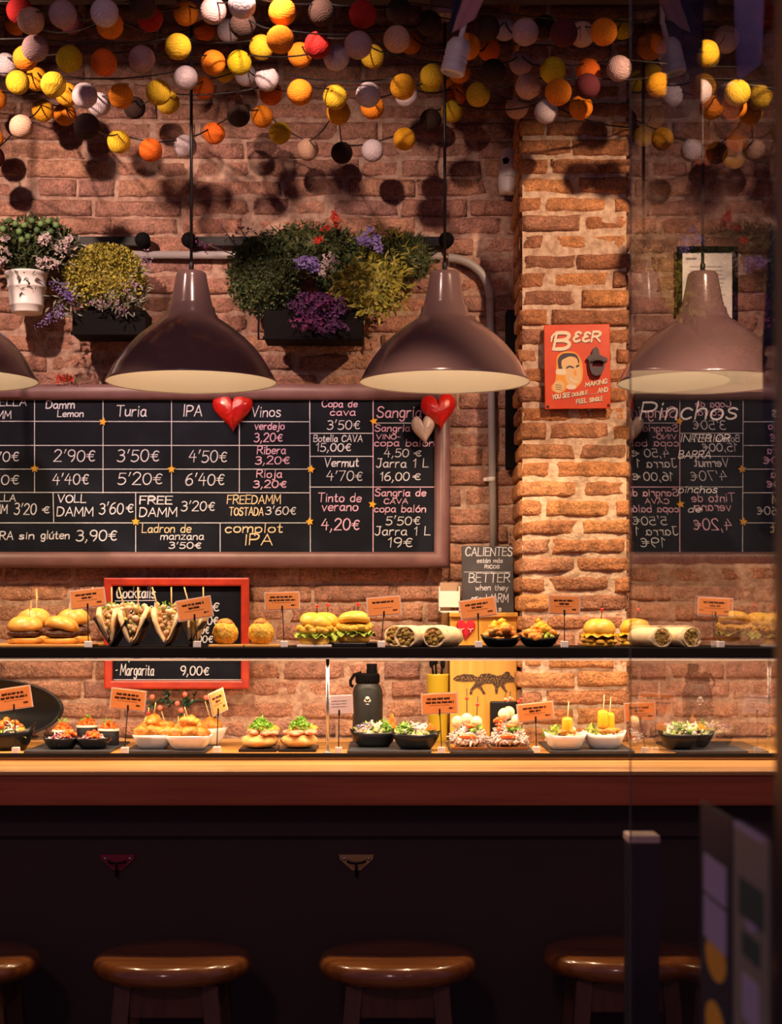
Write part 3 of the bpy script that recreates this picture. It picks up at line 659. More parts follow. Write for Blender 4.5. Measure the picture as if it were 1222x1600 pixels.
WP = [("verdejo",398,671,11.5,444,1.6),("3,20€",397,690,13,441,1.7),("Ribera",402,709,12,446,1.8),("3,20€",399,725,12,452,1.7),("Rioja",401,746,12,440,1.8),("3,20€",396,762,11,447,1.8),("Copa de",503,636,10.5,558,1.5),("cava",516,649,11,555,1.5),
 ("Tinto de",497,784,13,564,1.7),("verano",503,798,13,559,1.8),("4,20€",502,828,17,561,2.0),("Sangria",589,652,17,658,2.0),("Sangria",586,674,10.5,640,1.6),("VINO-",588,686,7,625,1.5),("copa balón",585,697,10.5,678,1.6),("Sangria de",586,775,11,665,1.8),("CAVA",600,787,7.5,637,1.5),("copa balón",585,800,10.5,665,1.6)]
WY = [("FREEDAMM",355,787,13,438,1.8),("TOSTADA",358,805,12,411,1.8),("complot",352,832,14,441,1.9),("IPA",382,851,16,425,2.3),("Ladron de",222,832,13,298,1.6)]
for nm, lst, m in (('chalk_lettering', W_, 'chalk'), ('pink_chalk_lettering', WP, 'chalkp'), ('cream_chalk_lettering', WY, 'chalky')):
    for (t_, x0, b, h, x1, wd) in lst:
        mb = MB(); write(mb, t_, x0, -b, h, x1, bp(YB-0.0018), wd); mb.build(nm, M[m], board, True)
def star_poly(cx, cz, R, n=5, k=0.48, rot=0.0):
    return [(cx+(R if i % 2 == 0 else R*k)*math.sin(PI*i/n+rot), cz+(R if i % 2 == 0 else R*k)*math.cos(PI*i/n+rot)) for i in range(2*n)]
for (x, y) in ((161,659),(268,733),(54,732),(212,815),(486,733),(584,658),(484,815),(582,788)):
    mb = MB(); c = P(x, y, YB-0.005); mb.prism(star_poly(c.x, c.z, 0.0115, rot=U(-.3,.3)), YB-0.006, YB-0.0005); mb.build('star_sticker', M['star'], board, True)

# ------------------------------------------------------------------ hearts
def heart(name, label, px, py, wpx, hpx, Y, dep, m, rot=0.0, parts=None):
    c = P(px, py, Y); s = Y/F; t = thing(name, label, 'heart', c); mb = MB()
    n = 40; out = []
    for k in range(n):
        a = 2*PI*k/n; x = 16*math.sin(a)**3; y = 13*math.cos(a)-5*math.cos(2*a)-2*math.cos(3*a)-math.cos(4*a)
        x = x/16*wpx/2*s; y = (y+2.5)/14.7*hpx/2*s
        out.append((x*math.cos(rot)-y*math.sin(rot), x*math.sin(rot)+y*math.cos(rot)))
    rings = 8; vs = []; fs = []
    for r in range(rings):
        q = math.cos(PI/2*r/rings); d = math.sin(PI/2*r/rings)
        for (x, z) in out: vs.append((x*q, -dep*d*(1+0.18*noise.noise(Vector((x*90, r, z*90)))), z*q))
    vs.append((0, -dep, 0))
    for r in range(rings-1):
        for k in range(n): k2 = (k+1) % n; fs.append([r*n+k, (r+1)*n+k, (r+1)*n+k2, r*n+k2])
    for k in range(n): fs.append([(rings-1)*n+k, len(vs)-1, (rings-1)*n+(k+1) % n])
    fs.append(list(range(n)))
    mb.add(vs, fs, True); mb.build('heart_body', m, t)
    return t
heart('heart_ornament', 'glossy red ceramic heart on the drinks board between the IPA and Vinos headings', 364, 645, 64, 66, YB-0.003, 0.026, M['redglaze'], 0.02)
heart('heart_ornament', 'glossy red ceramic heart on the top right corner of the drinks board', 686, 645, 56, 60, YB-0.033, 0.024, M['redglaze'], 0.12)
heart('heart_ornament', 'small crackled white heart below the red one at the board corner', 662, 673, 37, 48, YB-0.036, 0.016, M['whiteglaze'], 0.12)

# ------------------------------------------------------------------ red framed cocktail board
YK = YW-0.035
kx0, kx1, kz1, kz0 = PX(164, YK), PX(390, YK), PZ(903, YK), PZ(1076, YK)
kb = thing('cocktail_chalkboard', 'small blackboard headed Cocktails in a red frame on the brick wall', 'chalkboard', ((kx0+kx1)/2, YK, kz0))
mb = MB(); mb.box(((kx0+kx1)/2, YK+0.008, (kz0+kz1)/2), (kx1-kx0-0.01, 0.016, kz1-kz0-0.01)); mb.build('board_panel', M['slateb'], kb, True)
tframe(kb, kx0, kx1, kz0, kz1, YK, 12.5*YK/F, 0.016, M['redframe'], rnd=False)
mb = MB(); f = bp(YK-0.0015)
for (t_, x0, b, h, x1, wd) in (("Cocktails",182,934,17,242,2.3),("·",181,953,10,186,2.2),("Mojito clásico",190,956,14,272,1.8),("€",331,955,14,342,1.8),("00€",315,976,13,340,1.9),("00€",306,990,11,326,1.7),("00€",308,1004,11,332,1.7),
        ("y",200,1030,14,206,1.8),("·",180,1051,9,185,2.2),("Margarita",188,1055,17,240,1.6),("9,00€",282,1055,14,326,1.8)):
    write(mb, t_, x0, -b, h, x1, f, wd); mb.build('chalk_lettering', M['chalk'], kb, True); mb = MB()
seg(mb, 180, 939, 243, 938, 1.6, f); seg(mb, 178, 1062, 376, 1062, 1.5, f)
mb.build('chalk_underline', M['chalk'], kb, True)

# ------------------------------------------------------------------ rails, conduit, alarm sensor, black strip
def rail(x0, x1, knobs, label):
    Y = YW-0.03; t = thing('wall_rail', label, 'rail', P((x0+x1)/2, 379, Y), group='black rails behind the plants')
    a, b = PX(x0, Y), PX(x1, Y); z = PZ(379, Y)
    mb = MB(); mb.box(((a+b)/2, Y-0.012, z), (b-a, 0.010, 0.026), 0.002); mb.build('rail_bar', M['blackm'], t, True)
    for k in knobs:
        c = P(k, 378, Y); mb = MB(); mb.lathe([(0.015, -0.028), (0.015, 0.010), (0.020, 0.014), (0.021, 0.026), (0.016, 0.034), (0.0, 0.038)], c, 20, Matrix.Rotation(PI/2, 4, 'X')); mb.build('rail_knob', M['black'], t, True)
rail(-200, 228, (225,), 'black wall rail behind the potted plants on the left')
rail(292, 704, (297, 697), 'black wall rail behind the planter in the middle')
Y = YW-0.022; cd = thing('conduit_pipe', 'grey conduit pipe that bends down the brick wall beside the pillar', 'pipe', P(500, 397, Y))
mb = MB(); mb.tube([P(208, 398, Y), P(690, 400, Y)], 0.0105, 14); mb.build('straight_run', M['conduit'], cd, True)
mb = MB(); pts = []; rad = []
for k in range(61):
    t_ = k/60; a = PI/2*t_; p = P(700, 466, Y)+Vector((math.sin(a)*66*Y/F, 0, math.cos(a)*63*Y/F)); pts.append(p); rad.append(0.0112+0.0012*(k % 2))
mb.tube(pts, rad, 14); mb.build('flexible_bend', M['conduit'], cd, True)
mb = MB(); mb.tube([P(766, 464, Y), P(766, 480, Y), P(769, 700, Y), P(771, 870, Y)], 0.0105, 14); mb.build('drop_run', M['conduit'], cd, True)
for py in (749,):
    c = P(768, py, Y); mb = MB(); mb.lathe([(0.0125, -0.006), (0.0125, 0.006)], c, 16); mb.box((c.x-0.016, Y+0.008, c.z), (0.012, 0.012, 0.010), 0.002); mb.build('pipe_clip', M['white'], cd, True)
Y = YW-0.06; c = P(797, 265, Y)
sn = thing('motion_sensor', 'white alarm motion sensor high on the wall left of the pillar', 'sensor', c); sn.rotation_euler = (0, math.radians(5), 0)
mb = MB(); n = 16; vs = []
hw, hh = 0.029, 0.060
def ssec(z):
    k = 1.0 if z > -0.03 else 1.0-((-0.03-z)/0.035)**2*0.35
    return [(math.sin(PI*(i/n-0.5))*hw*k, 0.03-math.cos(PI*(i/n-0.5))*0.052*(1.0 if z < 0.02 else 1-0.25*(z-0.02)/0.04), z) for i in range(n+1)]
zs = [-0.062, -0.058, -0.045, -0.03, 0, 0.02, 0.045, 0.055, 0.058]; fs = []
for z in zs: vs += ssec(z)
for j in range(len(zs)-1):
    for i in range(n): a = j*(n+1)+i; fs.append([a, a+1, a+n+2, a+n+1])
    a = j*(n+1); fs.append([a+n, a, a+n+1, a+2*n+1])
fs.append(list(range(n+1))[::-1]); fs.append([(len(zs)-1)*(n+1)+i for i in range(n+1)]); mb.add(vs, fs, True)
mb.build('sensor_body', M['white'], sn)
mb = MB(); mb.prism(star_poly(-0.014, 0.018, 0.010, 5, 0.75), -0.021, -0.012); mb.build('dark_emblem', M['black'], sn)
mb = MB()
for i in range(9): mb.box((-0.010+i*0.0032, -0.0222+abs(i-4)*0.0005, -0.022), (0.0020, 0.001, 0.0035))
mb.build('print_line', M['inkg'], sn)
mb = MB(); c = P(800, 610, YW-0.05); mb.box((0,0,0), (0.034, 0.05, 0.43), 0.004); mb.box((0.010,-0.027,0), (0.008, 0.006, 0.42), 0.001)
o = mb.build('black_strip', M['black']); o.location = c; tag(o, 'narrow dark metal strip on the wall between the conduit pipe and the pillar', 'trim')  # thin box for the dark metal strip beside the pillar

# ------------------------------------------------------------------ tin beer sign with bottle opener
YS = YP-0.022; c = P(902, 573, YS)
sg = thing('tin_sign', 'red tin BEER sign with a bottle opener hanging on the brick pillar', 'sign', c); sg.rotation_euler = (0, math.radians(-0.8), 0)
q = YS/F
def sp(x, y, d=0.0): return Vector(((x-902)*q, -0.0035-d, (573-y)*q))
mb = MB(); vs, fs = _bbox(103*q, 0.004, 132*q, 0.0018, 2); mb.add(vs, fs, False, Matrix.Translation((0, -0.001, 0))); mb.build('plate', M['tin'], sg)
def spoly(name, pts, m, d, par=sg, smooth=True):
    """pts in the zoomed crop of the sign: 9.4 crop pixels to one"""
    if smooth:
        r = []; n = len(pts)
        for i in range(n):
            p0, p1, p2, p3 = pts[i-1], pts[i], pts[(i+1) % n], pts[(i+2) % n]
            for k in range(4):
                t = k/4
                r.append(tuple(0.5*(2*p1[j]+(p2[j]-p0[j])*t+(2*p0[j]-5*p1[j]+4*p2[j]-p3[j])*t*t+(3*p1[j]-p0[j]-3*p2[j]+p3[j])*t**3) for j in (0, 1)))
        pts = r
    pp = [sp(840+x/9.4, 490+y/9.4) for x, y in pts]
    mb = MB(); mb.prism([(v.x, v.z) for v in pp], -0.0032-d, -0.0029); return mb.build(name, m, par)
spoly('print_halo', [(285,640),(340,580),(430,555),(560,575),(640,690),(665,830),(650,980),(600,1060),(530,1105),(440,1080),(405,1120),(320,1170),(215,1130),(200,1060),(255,990),(270,830)], M['orangep'], 0.0002)
spoly('print_face', [(345,680),(420,640),(540,640),(600,700),(622,800),(640,900),(625,1000),(560,1060),(500,1070),(430,1020),(390,900),(350,820)], M['skin'], 0.0005)
spoly('print_hair', [(300,760),(300,670),(350,600),(440,580),(560,600),(610,690),(600,740),(570,660),(480,630),(400,660),(355,690),(350,760),(365,820),(320,820)], M['hair'], 0.0008)
spoly('print_shirt', [(420,1060),(480,1040),(560,1070),(540,1110),(440,1110)], M['cream'], 0.0008)
spoly('print_glass', [(262,840),(400,840),(395,1000),(280,1010)], M['orangep'], 0.0010, smooth=False)
spoly('print_foam', [(270,830),(300,815),(400,820),(410,890),(330,900),(268,880)], M['cream'], 0.0013)
spoly('print_hand', [(230,1040),(270,990),(340,985),(385,1040),(370,1120),(300,1160),(225,1120)], M['skin'], 0.0013)
spoly('print_eyebrow', [(420,790),(470,765),(530,790),(520,808),(470,790),(425,812)], M['hair'], 0.0009)
spoly('print_eyebrow', [(560,775),(600,750),(612,770),(575,795)], M['hair'], 0.0009)
spoly('print_smile', [(470,930),(520,985),(600,1000),(550,1015),(490,985)], M['cream'], 0.0009)
spoly('print_nose', [(545,820),(575,900),(540,910),(525,880)], M['orangep'], 0.0009)
for k in range(3): spoly('print_finger_line', [(255,1040+k*32),(350,1055+k*32),(350,1062+k*32),(255,1048+k*32)], M['hair'], 0.0016, smooth=False)
fS = lambda d: (lambda x, y: sp(x, -y, d))
def cr(x, y): return 840+x/9.4, -(490+y/9.4)
for dd, m, nm, o_ in ((0.0006, M['hair'], 'letter_shadow', 1.0), (0.0012, M['cream'], 'lettering', 0.0)):
    f = fS(dd); random.seed(3)
    x, y = cr(235, 520); mb = MB(); write(mb, "B", x+o_, y-o_*0.9, 25, x+23, f, 5.6, 0.22, 0)
    x, y = cr(205, 400); ribbon(mb, [(x+o_, y), (x+1+o_, y+6), (x+4+o_, y+10), (x+9+o_, y+13)], 3.4, f); mb.build(nm, m, sg)
    x, y = cr(520, 415); mb = MB(); write(mb, "ɛɛR", x+o_, y-o_*0.9, 14.5, x+42, f, 3.8, 0.22, 0); mb.build(nm, m, sg)
    x, y = cr(695, 1080); mb = MB(); write(mb, "MAKING", x+o_*.5, y-o_*.6, 6.4, x+34, f, 1.7, 0.05, 0, rise=0.16); mb.build(nm, m, sg)
    x, y = cr(208, 1255); mb = MB(); write(mb, "YOU SEE", x+o_*.5, y-o_*.6, 6.6, x+27.5, f, 1.7, 0.05, 0, rise=0.12); mb.build(nm, m, sg)
    x, y = cr(500, 1220); mb = MB(); write(mb, "DOUBLE", x+o_*.5, y-o_*.6, 5.2, x+24, f, 1.4, 0.05, 0, rise=0.16); mb.build(nm, m, sg)
    x, y = cr(770, 1188); mb = MB(); write(mb, ".....", x+o_*.5, y-o_*.6, 5, x+10.5, f, 1.0, 0.0, 0, rise=0.1); mb.build(nm, m, sg)
    x, y = cr(880, 1170); mb = MB(); write(mb, "AND", x+o_*.5, y-o_*.6, 6.4, x+15, f, 1.7, 0.05, 0, rise=0.14); mb.build(nm, m, sg)
    x, y = cr(560, 1325); mb = MB(); write(mb, "FEEL", x+o_*.5, y-o_*.6, 6, x+16, f, 1.7, 0.05, 0, rise=0.12); mb.build(nm, m, sg)
    x, y = cr(755, 1303); mb = MB(); write(mb, "SINGLE", x+o_*.5, y-o_*.6, 5.8, x+20.5, f, 1.5, 0.05, 0, rise=0.12); mb.build(nm, m, sg)
random.seed(11)
for (x, y) in ((142,1362),(1030,1355)):
    mb = MB(); v = sp(840+x/9.4, 490+y/9.4); mb.lathe([(0.0035,-0.001),(0.0035,0.0014),(0.0,0.0018)], (v.x, -0.003, v.z), 12, Matrix.Rotation(PI/2, 4, 'X')); mb.build('nail', M['castiron'], sg)
op = MB()
def oc(x, y): v = sp(840+x/9.4, 490+y/9.4); return (v.x, v.z)
op.prism([oc(*p) for p in [(800,540),(850,500),(890,540),(900,620),(1010,670),(1020,700),(980,725),(745,710),(710,670),(730,645),(795,610)]], -0.016, -0.003)
op.prism([oc(*p) for p in [(745,700),(800,700),(790,800),(945,800),(955,700),(985,715),(965,830),(925,910),(855,935),(790,910),(755,830)]], -0.020, -0.003)
pts = []
for k in range(11):
    a = PI*k/10; v = sp(840+(868-95*math.cos(a))/9.4, 490+(740-40*math.sin(a))/9.4); pts.append((v.x, -0.021, v.z))
op.tube(pts, 0.003, 8); op.build('bottle_opener', M['castiron'], sg)
# ------------------------------------------------------------------ flowers on the wall
def cloud(mb, px, py, rx, ry, Y, n, L, W, rd=0.05, zb=0.3, shell=0.55):
    """leaves over an ellipsoid given in photograph pixels around a wall point"""
    s = Y/F; c = P(px, py, Y)
    if n > 300: mb.blob(c+Vector((0,0.01,0)), (rx*s*.78, rd*.7, ry*s*.78), 0.35, 30, 3)
    for _ in range(n):
        d = rdir(0.0, -0.25); k = U(shell, 1.0)
        p = c+Vector((d.x*rx*s*k, d.y*rd*k, d.z*ry*s*k))
        dd = (d*0.45+Vector((U(-.9,.9), U(-.7,.3), U(-.8,.8)+zb))).normalized()
        mb.leaf(p, dd, L*U(.6,1.25), W*U(.7,1.2))
def florets(mb, px, py, rx, ry, Y, n, r, rd=0.03, sub=1):
    s = Y/F; c = P(px, py, Y)
    for _ in range(n):
        d = rdir(0, -0.4); k = U(.5, 1)
        p = c+Vector((d.x*rx*s*k, d.y*rd*k, d.z*ry*s*k))
        for q in range(4):
            a = q*PI/2+U(0,1); mb.leaf(p, Vector((math.cos(a), -0.5, math.sin(a))), r*U(.8,1.4), r*U(.7,1.0))
def spike(mb, x0, y0, x1, y1, Y, n, r):
    for i in range(n):
        t = i/(n-1); c = P(x0+(x1-x0)*t, y0+(y1-y0)*t, Y)
        for q in range(5):
            d = rdir(0.2, -0.3); mb.leaf(c+d*r*U(.2,.7), d, r*(1.1-0.5*t), r*0.55)
def stems(mb, pts, r=0.0016):
    mb.tube([P(*p) for p in pts], r, 5)
YF_ = 4.44
t = thing('potted_plant', 'white tin pot of green buds and white flowers, leftmost wall plant', 'plant', P(42, 490, YF_))
c = P(42, 490, YF_); s = YF_/F
mb = MB(); mb.lathe([(0.0,0),(23*s,0),(24*s,2*s),(25*s,10*s),(26.5*s,11*s),(27*s,13*s),(26*s,14*s),(29*s,38*s),(30.5*s,39*s),(30.5*s,42*s),(29.5*s,43*s),(31*s,58*s),(34*s,60*s),(34.5*s,63*s),(32*s,64*s),(30*s,60*s),(0,58*s)], c, 36, cap0=False, cap1=False); mb.build('pot', M['white'], t, True)
mb = MB(); cloud(mb, 52, 385, 72, 46, YF_, 1300, 0.018, 0.011); cloud(mb, 42, 432, 30, 14, YF_, 60, 0.02, 0.009); mb.build('foliage', M['leaf_dark'], t, True)
mb = MB(); cloud(mb, 95, 395, 40, 30, YF_-0.02, 90, 0.026, 0.008); cloud(mb, 40, 440, 22, 16, YF_-0.06, 16, 0.018, 0.008, 0.01); mb.build('grey_foliage', M['leaf_grey'], t, True)
mb = MB()
for (x, y) in [(30,362),(44,370),(58,360),(34,375),(70,366),(80,362),(24,350),(50,345),(64,350),(14,345),(38,352),(88,352),(76,346),(5,358)]: mb.blob(P(x, y, YF_-0.05), 0.010, 0.1, 200, 1)
mb.build('round_buds', M['succ'], t, True)
mb = MB()
for (x, y, rx, ry, n) in [(5,400,18,16,34),(70,376,14,12,26),(100,388,16,16,30),(75,412,22,10,36),(12,375,10,8,12),(110,380,10,12,14)]:
    mb = MB(); florets(mb, x, y, rx, ry, YF_-0.05, n, 0.007); mb.build('white_flowers', M['fl_white'], t, True)

t = thing('window_box_plant', 'black box of yellow-green shrub with lavender below, second of the wall plants', 'plant', P(169, 523, YF_))
mb = MB(); c0 = P(112, 484, YF_-0.05); c1 = P(228, 523, YF_-0.05); mb.box(((c0.x+c1.x)/2, YF_+0.01, (c0.z+c1.z)/2), (c1.x-c0.x, 0.11, c0.z-c1.z), 0.004); mb.box(((c0.x+c1.x)/2, YF_-0.046, c1.z+0.004), (c1.x-c0.x+0.006, 0.006, 0.008), 0.001); mb.build('planter_box', M['black'], t, True)
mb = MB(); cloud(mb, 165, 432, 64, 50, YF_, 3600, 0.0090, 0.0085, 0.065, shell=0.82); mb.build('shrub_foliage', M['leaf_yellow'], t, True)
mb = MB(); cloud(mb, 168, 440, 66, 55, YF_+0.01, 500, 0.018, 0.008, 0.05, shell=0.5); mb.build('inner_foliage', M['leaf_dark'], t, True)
mb = MB(); cloud(mb, 190, 478, 40, 22, YF_-0.05, 110, 0.020, 0.007); cloud(mb, 100, 470, 26, 36, YF_-0.05, 60, 0.024, 0.007); cloud(mb, 220, 450, 16, 40, YF_-0.02, 50, 0.022, 0.006); mb.build('grey_leaves', M['leaf_grey'], t, True)
for a in [(104,448,80,442),(108,458,84,452),(112,472,98,462),(100,492,66,506),(92,488,56,512),(96,480,76,494),(112,466,104,448)]:
    mb = MB(); spike(mb, *a, YF_-0.07, 8, 0.0085); mb.build('lavender_spike', M['fl_lav'], t, True)
mb = MB()
for a in [(176,478,150,472),(196,482,182,470),(206,470,194,446),(216,448,205,440),(196,490,180,480),(226,425,236,405),(222,412,228,392),(160,480,136,474)]:
    mb = MB(); spike(mb, *a, YF_-0.07, 7, 0.0085); mb.build('mauve_flower', M['fl_mauve'], t, True)

t = thing('window_box_plant', 'black box of mixed purple, red and green flowers in the middle of the wall', 'plant', P(490, 530, YF_))
mb = MB(); c0 = P(412, 484, YF_-0.05); c1 = P(567, 530, YF_-0.05); mb.box(((c0.x+c1.x)/2, YF_+0.01, (c0.z+c1.z)/2), (c1.x-c0.x, 0.11, c0.z-c1.z), 0.004); mb.box(((c0.x+c1.x)/2, YF_-0.046, c1.z+0.004), (c1.x-c0.x+0.006, 0.006, 0.008), 0.001)
mb.tube([P(404, 478, YF_-0.04), P(404, 530, YF_-0.04), P(418, 530, YF_-0.04)], 0.003, 6); mb.build('planter_box', M['black'], t, True)
mb = MB(); cloud(mb, 412, 432, 58, 64, YF_, 3600, 0.0105, 0.0085, 0.07, shell=0.75); cloud(mb, 480, 385, 90, 36, YF_+0.01, 1400, 0.016, 0.007, 0.06); cloud(mb, 635, 405, 46, 40, YF_+0.03, 900, 0.022, 0.005, 0.04); cloud(mb, 560, 425, 80, 60, YF_+0.02, 900, 0.02, 0.008, 0.05); mb.build('boxwood_foliage', M['leaf_dark'], t, True)
mb = MB(); cloud(mb, 578, 448, 64, 50, YF_-0.03, 480, 0.030, 0.011, 0.05, -0.1); cloud(mb, 600, 395, 50, 40, YF_, 160, 0.03, 0.008); mb.build('bamboo_leaves', M['leaf_bamboo'], t, True)
mb = MB()
for (x, y, rx, ry, n) in [(478,412,22,12,50),(492,418,12,10,24)]: florets(mb, x, y, rx, ry, YF_-0.07, n, 0.008)
mb.build('violet_flowers', M['fl_lav'], t, True)
mb = MB()
for (x, y, rx, ry, n) in [(580,372,16,20,46),(592,390,8,14,20),(566,378,10,10,20)]: florets(mb, x, y, rx, ry, YF_-0.06, n, 0.007)
mb.build('lilac_flowers', M['fl_lav'], t, True)
mb = MB(); florets(mb, 498, 480, 48, 26, YF_-0.07, 110, 0.010); florets(mb, 510, 510, 40, 14, YF_-0.08, 50, 0.008); mb.build('purple_flowers', M['fl_purple'], t, True)
mb = MB(); florets(mb, 478, 506, 28, 14, YF_-0.085, 36, 0.007); florets(mb, 500, 470, 30, 14, YF_-0.085, 24, 0.007)
mb.build('magenta_flowers', M['fl_mag'], t, True)
for a in [(392,362,372,358),(368,372,376,352)]: mb = MB(); spike(mb, *a, YF_-0.05, 6, 0.009); mb.build('magenta_spike', M['fl_mag'], t, True)
for a in [(345,388,320,382),(325,394,306,374),(354,372,342,346)]: mb = MB(); spike(mb, *a, YF_-0.05, 6, 0.0075); mb.build('magenta_spike', M['fl_mag'], t, True)
mb = MB(); florets(mb, 516, 410, 16, 14, YF_-0.075, 30, 0.007); florets(mb, 505, 428, 8, 10, YF_-0.07, 10, 0.007); mb.build('cream_flowers', M['fl_white'], t, True)
mb = MB(); florets(mb, 525, 345, 9, 14, YF_-0.05, 22, 0.007); florets(mb, 497, 376, 8, 8, YF_-0.06, 14, 0.006); florets(mb, 512, 360, 12, 8, YF_-0.04, 10, 0.006); mb.build('red_flowers', M['fl_red'], t, True)
mb = MB()
for p_ in [[(400,420,YF_),(360,396,YF_-.03),(318,380,YF_-.05)],[(400,410,YF_),(365,380,YF_-.03),(344,350,YF_-.05)],[(520,400,YF_),(524,370,YF_-.03),(526,345,YF_-.05)],[(410,400,YF_),(385,372,YF_-.03),(374,355,YF_-.05)]]: stems(mb, p_)
mb.build('stem', M['leaf_dark'], t, True)
# little red leaf garland on top of the drinks board
t = thing('flower_sprig', 'small red leaf sprig lying on the top edge of the drinks board', 'sprig', P(100, 597, YB-0.02))
mb = MB(); florets(mb, 104, 591, 14, 5, YB-0.02, 16, 0.008, 0.006); cloud(mb, 95, 594, 14, 4, YB-0.02, 14, 0.018, 0.006, 0.005); mb.build('red_leaves', M['fl_red'], t, True)
mb = MB(); cloud(mb, 112, 592, 18, 4, YB-0.02, 20, 0.018, 0.005, 0.005); mb.build('green_leaves', M['leaf_dark'], t, True)
# holly garland under the cocktail board
YH = YW-0.03
t = thing('holly_garland', 'holly garland with red berries on the wall below the cocktail board', 'garland', P(278, 1092, YH))
mb = MB()
for (x, y) in [(258,1090),(262,1083),(295,1094),(302,1090),(288,1116),(290,1100),(270,1098),(330,1096),(240,1100)]:
    for q in range(7): mb.leaf(P(x, y, YH)+Vector((U(-.006,.006), U(-.01,0), U(-.006,.006))), rdir(0, -.4), 0.018, 0.011)
mb.tube([P(232, 1104, YH+0.005), P(258, 1092, YH), P(290, 1104, YH), P(312, 1092, YH), P(340, 1098, YH+0.005)], 0.0022, 6); mb.build('holly_leaves', mat('holly_green', (0.02,0.06,0.03), 0.35), t, True)
for (x, y) in [(238,1089),(277,1099),(289,1085),(283,1110),(250,1106),(322,1090)]:
    mb = MB(); mb.blob(P(x, y, YH-0.02), 0.0075, 0, 1, 2); mb.build('berry', M['pinkbead'], t, True)

# ------------------------------------------------------------------ cotton ball garlands
BC = {'Y':(0.74,0.47,0.025),'O':(0.80,0.24,0.012),'R':(0.36,0.014,0.012),'W':(0.66,0.55,0.58),'M':(0.46,0.30,0.29),'P':(0.62,0.38,0.26),'B':(0.050,0.026,0.020),'K':(0.10,0.016,0.022),'V':(0.60,0.44,0.01),'T':(0.82,0.16,0.015),'G':(0.82,0.38,0.015)}
BD = 0.058
ball_me = {}
def ball_mesh(k):
    if k not in ball_me:
        m_, n_, l_, b_ = nt('cotton_thread_'+{'Y':'yellow','O':'orange','R':'red','W':'white','M':'mauve','P':'peach','B':'brown','K':'maroon','V':'olive_yellow','T':'red_orange','G':'golden'}[k])
        c = BC[k]; tc = n_.new('ShaderNodeTexCoord'); wv = n_.new('ShaderNodeTexWave'); wv.inputs['Scale'].default_value = 60; wv.inputs['Distortion'].default_value = 14; wv.inputs['Detail'].default_value = 3
        l_.new(tc.outputs['Object'], wv.inputs['Vector']); r_ = n_.new('ShaderNodeValToRGB')
        r_.color_ramp.elements[0].color = (*[v*0.82 for v in c], 1); r_.color_ramp.elements[1].color = (*[min(1, v*1.1) for v in c], 1)
        l_.new(wv.outputs['Color'], r_.inputs['Fac']); l_.new(r_.outputs['Color'], b_.inputs['Base Color'])
        b_.inputs['Roughness'].default_value = 0.85; b_.inputs['Specular IOR Level'].default_value = 0.25
        bm_ = n_.new('ShaderNodeBump'); bm_.inputs['Strength'].default_value = 0.35; bm_.inputs['Distance'].default_value = 0.002
        l_.new(wv.outputs['Fac'], bm_.inputs['Height']); l_.new(bm_.outputs['Normal'], b_.inputs['Normal'])
        mb = MB(); mb.blob((0,0,0), BD/2, 0.02, 60, 4, seed=ord(k)); o = mb.build('cotton_ball', m_); ball_me[k] = o.data; bpy.data.objects.remove(o)
    return ball_me[k]
raw = []
for (cx, cy, d, k) in [(90,50,120,'R'),(72,108,100,'O'),(140,95,122,'P'),(285,65,135,'M'),(325,100,110,'K'),(475,58,130,'W'),(500,115,122,'O'),(650,25,122,'B'),(682,85,117,'R'),(160,220,120,'M'),(115,265,112,'O'),(25,295,105,'W'),(80,375,107,'Y'),
    (165,360,104,'G'),(243,385,115,'Y'),(315,268,120,'V'),(472,285,120,'T'),(645,268,120,'M'),(385,435,115,'W'),(450,475,107,'W'),(305,430,105,'G'),(550,437,112,'O'),(720,420,115,'Y'),(763,465,106,'Y'),(810,212,118,'Y'),(-20,450,100,'O'),(195,503,100,'G'),
    (295,520,100,'O'),(97,577,108,'P'),(395,575,118,'B'),(540,645,105,'Y'),(685,682,105,'T'),(843,665,103,'W'),(845,355,110,'W'),(932,135,100,'T'),(970,50,120,'M'),(845,60,112,'O'),(1040,140,106,'W'),(1105,115,120,'B'),(1100,20,138,'W'),(970,285,112,'O'),
    (1020,325,92,'Y'),(1088,285,112,'V'),(1115,340,100,'W'),(925,400,97,'T'),(1085,525,104,'B'),(973,605,100,'T'),(612,490,100,'B'),(-35,630,100,'O'),(-30,715,100,'K')]:
    raw.append((cx*.3437, cy*.3437, d*.3437, k))
for (cx, cy, d, k) in [(120,55,125,'O'),(300,55,122,'B'),(485,65,125,'R'),(650,50,116,'B'),(25,215,112,'Y'),(110,180,125,'O'),(200,250,112,'O'),(280,205,120,'R'),(365,262,118,'W'),(465,205,125,'M'),(530,257,107,'Y'),(640,178,122,'P'),(703,195,100,'O'),(50,358,110,'W'),
    (68,425,106,'T'),(200,420,116,'O'),(360,442,112,'Y'),(375,512,110,'G'),(510,432,113,'W'),(530,488,108,'O'),(668,395,116,'G'),(685,435,106,'W'),(28,530,100,'O'),(108,605,100,'Y'),(235,680,100,'P'),(390,695,99,'B'),(530,685,101,'W'),(675,632,102,'G'),(795,545,98,'B'),
    (800,345,108,'Y'),(795,372,102,'V'),(892,505,100,'Y'),(905,435,98,'T'),(893,378,98,'O'),(925,325,104,'O'),(960,212,120,'O'),(1060,225,103,'T'),(788,105,112,'B'),(1050,128,116,'B'),(1130,132,104,'W'),(1010,430,110,'Y'),(1078,325,112,'B')]:
    raw.append((400+cx*.3437, cy*.3437, d*.3437, k))
